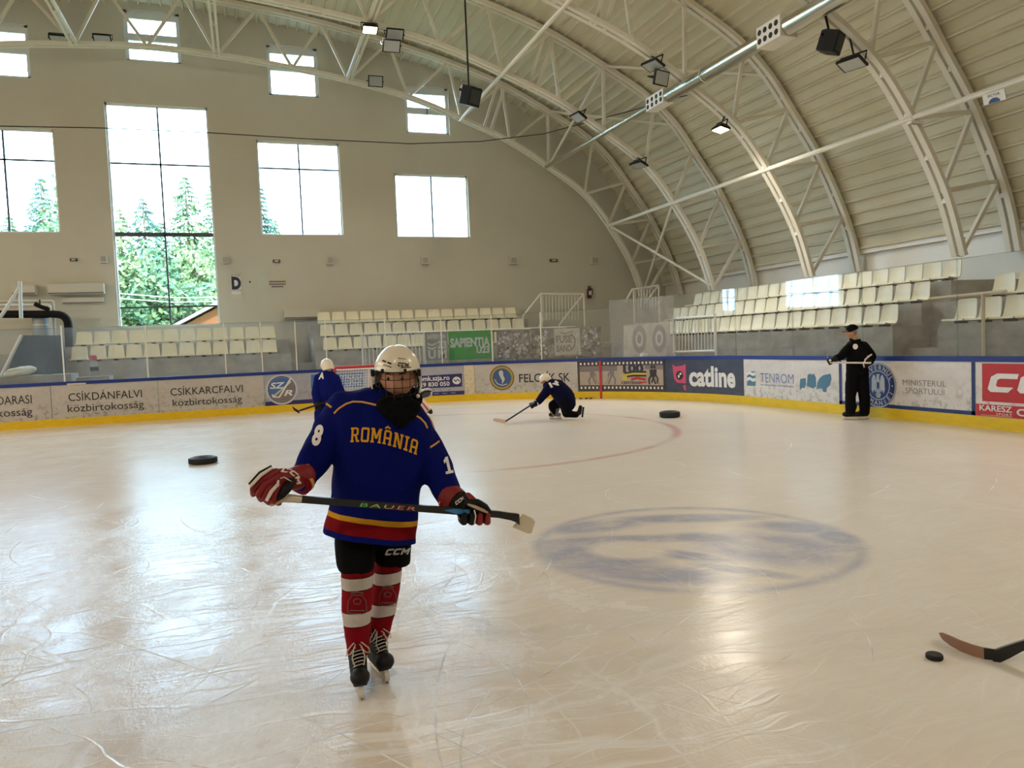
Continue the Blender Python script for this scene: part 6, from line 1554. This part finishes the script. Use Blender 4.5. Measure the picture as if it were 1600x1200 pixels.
far_glove(Q, [(496, 629, -.18), (497, 634, -.22)], t, m_leather, m_leather); far_glove(Q, [(523, 627, -.2), (518, 630, -.24)], t, m_leather, m_leather)
hl, tp = Q(468, 643.5, -.3), Q(457.5, 637, -.28)
far_stick('hockey stick with short black blade held out left by the far player', Q(522, 624, -.26), hl+Vector((0, 0, .02)), [hl+Vector((0, 0, -.03)), Q(463, 643.5, -.3), Q(459.5, 641, -.29), Q(457.5, 637.5, -.28)], m_carbon, hb=.05)

# ---------------------------------------------------------------- goal and goalkeeper
GYg = 19.2; gx0 = onY(522.5, 576, GYg).x; gx1 = gx0+1.83
t = thing('ice_hockey_goal', 'red framed ice hockey goal with white net behind the front player', 'goal', ((gx0+gx1)/2, GYg, 0), world=True)
MB().tube(bend([Vector((gx0, GYg, 0)), Vector((gx0, GYg, 1.2)), Vector((gx1, GYg, 1.2)), Vector((gx1, GYg, 0))], .06, 4), .032, 10).build('goal_frame', m_red, t, True)
bk = bend([Vector((gx0, GYg, .03)), Vector((gx0-.1, GYg+.7, .03)), Vector(((gx0+gx1)/2, GYg+1.1, .03)), Vector((gx1+.1, GYg+.7, .03)), Vector((gx1, GYg, .03))], .3, 5)
MB().tube(bk, .03, 8).build('base_frame', m_wtrim, t, True)
MB().tube(bend([Vector((gx0, GYg, 1.19)), Vector((gx0+.1, GYg+.5, 1.13)), Vector((gx1-.1, GYg+.5, 1.13)), Vector((gx1, GYg, 1.19))], .2, 5), .022, 8).tube([Vector(((gx0+gx1)/2, GYg+.5, 1.13)), Vector(((gx0+gx1)/2, GYg+1.0, .03))], .025, 8).build('top_shelf', m_wtrim, t, True)
mb = MB()
def netp(u, v):
    top = Vector((gx0+.06+(gx1-gx0-.12)*u, GYg+.5*math.sin(PI*min(max(u, .12), .88))**.3, 1.12)); bot = Vector((gx0-.05+(gx1-gx0+.1)*u, GYg+1.08*math.sin(PI*min(max(u, .03), .97))**.5, .04)); return bot.lerp(top, v)
for i in range(27): mb.tube([netp(i/26, j/6) for j in range(7)], .006, 4)
for j in range(17): mb.tube([netp(i/16, j/16) for i in range(17)], .006, 4)
mb.build('net', mat('net_cord', S(226, 226, 222), .9), t, None)
gb = onZ(634, 652, 0); Q = PL(gb)
t = thing('person', 'goalkeeper with white and red leg pads half hidden behind the front player', 'person', Q.b, world=True)
HR = Q.M(Q(622, 588, 0), 0, A_(8))
mb = head_mesh(HR); chain(mb, [Q(622, 594, 0), Q(623, 602, 0)], [.06, .07]); chain(mb, [Q(625, 604, 0), Q(628, 628, 0)], [.14, .15])
chain(mb, [Q(634, 605, 0), Q(648, 616, -.15), Q(660, 617, -.3)], [.06, .05, .04]); chain(mb, [Q(616, 605, 0), Q(606, 617, -.15), Q(600, 622, -.3)], [.06, .05, .04])
chain(mb, [Q(634, 630, 0), Q(648, 626, -.25), Q(666, 643, -.1)], [.09, .07, .05]); chain(mb, [Q(622, 630, 0), Q(612, 626, -.25), Q(602, 646, -.1)], [.09, .07, .05])
remesh(mb, 'body', m_skin, t, .016, 2); helmet(HR, t, 1.0)
m_gk = mat('goalie_jersey', S(16, 26, 92), .85)
mb = MB(); chain(mb, [Q(622, 603, 0), Q(628, 628, 0)], [.22, .24], 16); chain(mb, [Q(634, 605, 0), Q(648, 615, -.15), Q(657, 616, -.25)], [.12, .10, .08]); chain(mb, [Q(616, 605, 0), Q(606, 617, -.15), Q(601, 621, -.26)], [.12, .10, .08]); remesh(mb, 'jersey', m_gk, t, .016, 3)
mb = MB(); chain(mb, [Q(634, 628, 0), Q(647, 625, -.24)], [.14, .11]); chain(mb, [Q(622, 628, 0), Q(613, 625, -.24)], [.14, .11]); remesh(mb, 'pants', m_dark, t, .016, 3)
def pad(a, b_, nm):
    A, Bq = Q(*a), Q(*b_); d = (Bq-A).normalized(); s_ = d.cross(Q.n).normalized()
    R = [sring(A.lerp(Bq, u)-Q.n*.08, s_, Q.n, .125, .07, 16, 4) for u in (0, .1, .5, .9, 1)]
    o = MB().rings(R).build('leg_pad', m_wtrim, t, True)
    for k in (-.045, .045): MB().beam(A.lerp(Bq, .03)+s_*k-Q.n*.152, A.lerp(Bq, .97)+s_*k-Q.n*.152, .03, .014, Q.n).build('red_stripe', m_red, o)
pad((646, 616, -.22), (667, 643, -.12), 'r'); pad((612, 620, -.22), (601, 645, -.12), 'l')
for a in ((671, 641, -.1), (598, 646, -.1)): remesh(chain(MB(), [Q(*a), Q(a[0]+2, a[1]+3, a[2]-.18)], [.06, .05]), 'skate', m_leather, t, .012, 2)
c = Q(664, 615, -.36)
R = [sring(c+Q.n*y, (Q.e1*.96+Vector((0, 0, .25))).normalized(), (Vector((0, 0, 1))-Q.e1*.25).normalized(), .17*k, .115*k, 18, 3) for y, k in ((-.05, .9), (0, 1), (.05, .9))]
bl = MB().rings(R).build('blocker', mat('grey_white_pad', S(206, 200, 192), .6), t, True)
R = [sring(c+Q.n*y-Vector((0, 0, .01)), (Q.e1*.96+Vector((0, 0, .25))).normalized(), (Vector((0, 0, 1))-Q.e1*.25).normalized(), .13, .075, 18, 3) for y in (-.062, -.045)]
MB().rings(R).build('dark_face', mat('grey_mesh', S(84, 80, 78), .7), bl, True)
MB().tube([c+Q.n*-.07-Q.e1*.15-Vector((0, 0, .05)), c+Q.n*-.08+Vector((0, 0, .06)), c+Q.n*-.07+Q.e1*.15+Vector((0, 0, .05))], .016, 6).build('strap', m_leather, bl, True)
remesh(chain(MB(), [Q(601, 621, -.28), Q(598, 626, -.36)], [.08, .10]), 'catching_glove', m_wtrim, t, .014, 2)

# ---------------------------------------------------------------- things on the ice
def tyre(px_, py_, label, R_, r_, hgt):
    p = onZ(px_, py_, 0); p.y += R_*.8
    t = thing('tyre', label, 'tyre', (p.x, p.y, 0))
    prof = [(R_-r_*1.7, .012), (R_-r_*.5, 0), (R_-.01, .01), (R_, hgt*.3), (R_, hgt*.7), (R_-.01, hgt-.01), (R_-r_*.5, hgt), (R_-r_*1.7, hgt-.012), (R_-r_*1.5, hgt*.5)]
    MB().rings([[Vector((a*math.cos(k*2*PI/32), a*math.sin(k*2*PI/32), z)) for k in range(32)] for a, z in prof], True, False, True).build('tread', m_rub, t, 30)
    mb = MB()
    for k in range(32): a = k*2*PI/32; mb.box((R_*1.003*math.cos(a), R_*1.003*math.sin(a), hgt*.5), (.012, .016, hgt*.7), Matrix.Rotation(a, 3, 'Z'))
    g_ = mb.build('tread_blocks', m_rub, t)
    for z in (.018, hgt-.004):
        MB().tube([((R_-r_)*math.cos(k*PI/14), (R_-r_)*math.sin(k*PI/14), z) for k in range(28)], .008, 5, loop=True).build('bead', m_rub, t, True)
m_rub = mat('tyre_rubber', (.014, .014, .015), .6, bump=.2, bscale=40)
tyre(1053, 653, 'small black tyre lying on the ice before the catline board', .2, .07, .125)
tyre(316.5, 726, 'small black tyre lying on the bluish ice at left', .2, .07, .10)
def puck(px_, py_, label, grp=None):
    p = onZ(px_, py_, 0); t = thing('puck', label, 'puck', (p.x, p.y+.035, 0), 0, grp)
    MB().lathe([(.035, 0), (.038, .003), (.0385, .0127), (.038, .0225), (.035, .0255)], (0, 0, 0), 32).build('rubber_disc', m_rub, t, 40)
    mb = MB()
    for k in range(40): a = k*2*PI/40; mb.box((.0386*math.cos(a), .0386*math.sin(a), .0127), (.0012, .0028, .014), Matrix.Rotation(a, 3, 'Z'))
    mb.build('edge_knurl', m_rub, t)
puck(1469.5, 1033.5, 'black puck on the ice beside the stick blade at lower right')
for x, y, lb in ((899, 623.5, 'leftmost'), (908, 623.5, 'second'), (917, 623.2, 'third'), (924, 623, 'rightmost')): puck(x, y, lb+' of the far pucks lying at the yellow kick plate by the film strip board', 'far pucks by the boards')
# stick lying in from the right
up = Vector((0, 0, 1)); G = [(1556, 1031.5), (1538, 1029.5), (1520, 1024.5), (1502, 1017.5), (1486, 1008.5), (1475, 1000), (1471.5, 995.5)]
bot = [onZ(x, y, .004+.004*max(0, i-3)) for i, (x, y) in enumerate(G)]
hh = [.056, .058, .059, .058, .053, .040, .022]
t = thing('hockey_stick', 'hockey stick with brown taped blade and black heel reaching in from the right edge', 'hockey stick', bot[0], world=True)
def sheet(I_, nm, m, k=1.0):
    R = []
    for i in I_:
        tv = (bot[min(i+1, len(bot)-1)]-bot[max(0, i-1)]).normalized(); nn = tv.cross(up).normalized()*.005*k
        tl = nn.normalized()*(-.010); R.append([bot[i]-nn, bot[i]+nn, bot[i]+nn+up*hh[i]+tl, bot[i]-nn+up*hh[i]+tl])
    return MB().rings(R).build(nm, m, t, True)
sheet(range(1, 7), 'blade', mat('brown_tape', S(150, 116, 96), .8)); sheet(range(0, 2), 'black_heel', m_carbon, 1.05)
MB().box((bot[1]*.97+bot[0]*.03)+up*.03, (.002, .011, .06), Matrix.Rotation(.1, 3, 'Z')).build('white_edge', m_wtrim, t)
az = math.atan2(bot[0].x, bot[0].y); e1 = Vector((math.cos(az), -math.sin(az), 0))
hq = bot[0]+up*.028; d = (e1*.86+up*.45+Vector((0, .1, 0))).normalized(); nn = Vector((-e1.y, e1.x, 0))*.011
R = []
for u, w_ in ((-.02, .030), (.05, .0275), (.11, .022), (.2, .017), (1.25, .016)):
    c = hq+d*u-(up*.012*math.exp(-(u/.06)**2)); v = d.cross(nn).normalized()*-w_
    if v.z < 0: v = -v
    R.append([c-nn-v, c+nn-v, c+nn+v, c-nn+v])
MB().rings(R).build('shaft', m_carbon, t, True)
for o in list(bpy.data.objects):
    if '_world' in o: del o['_world']
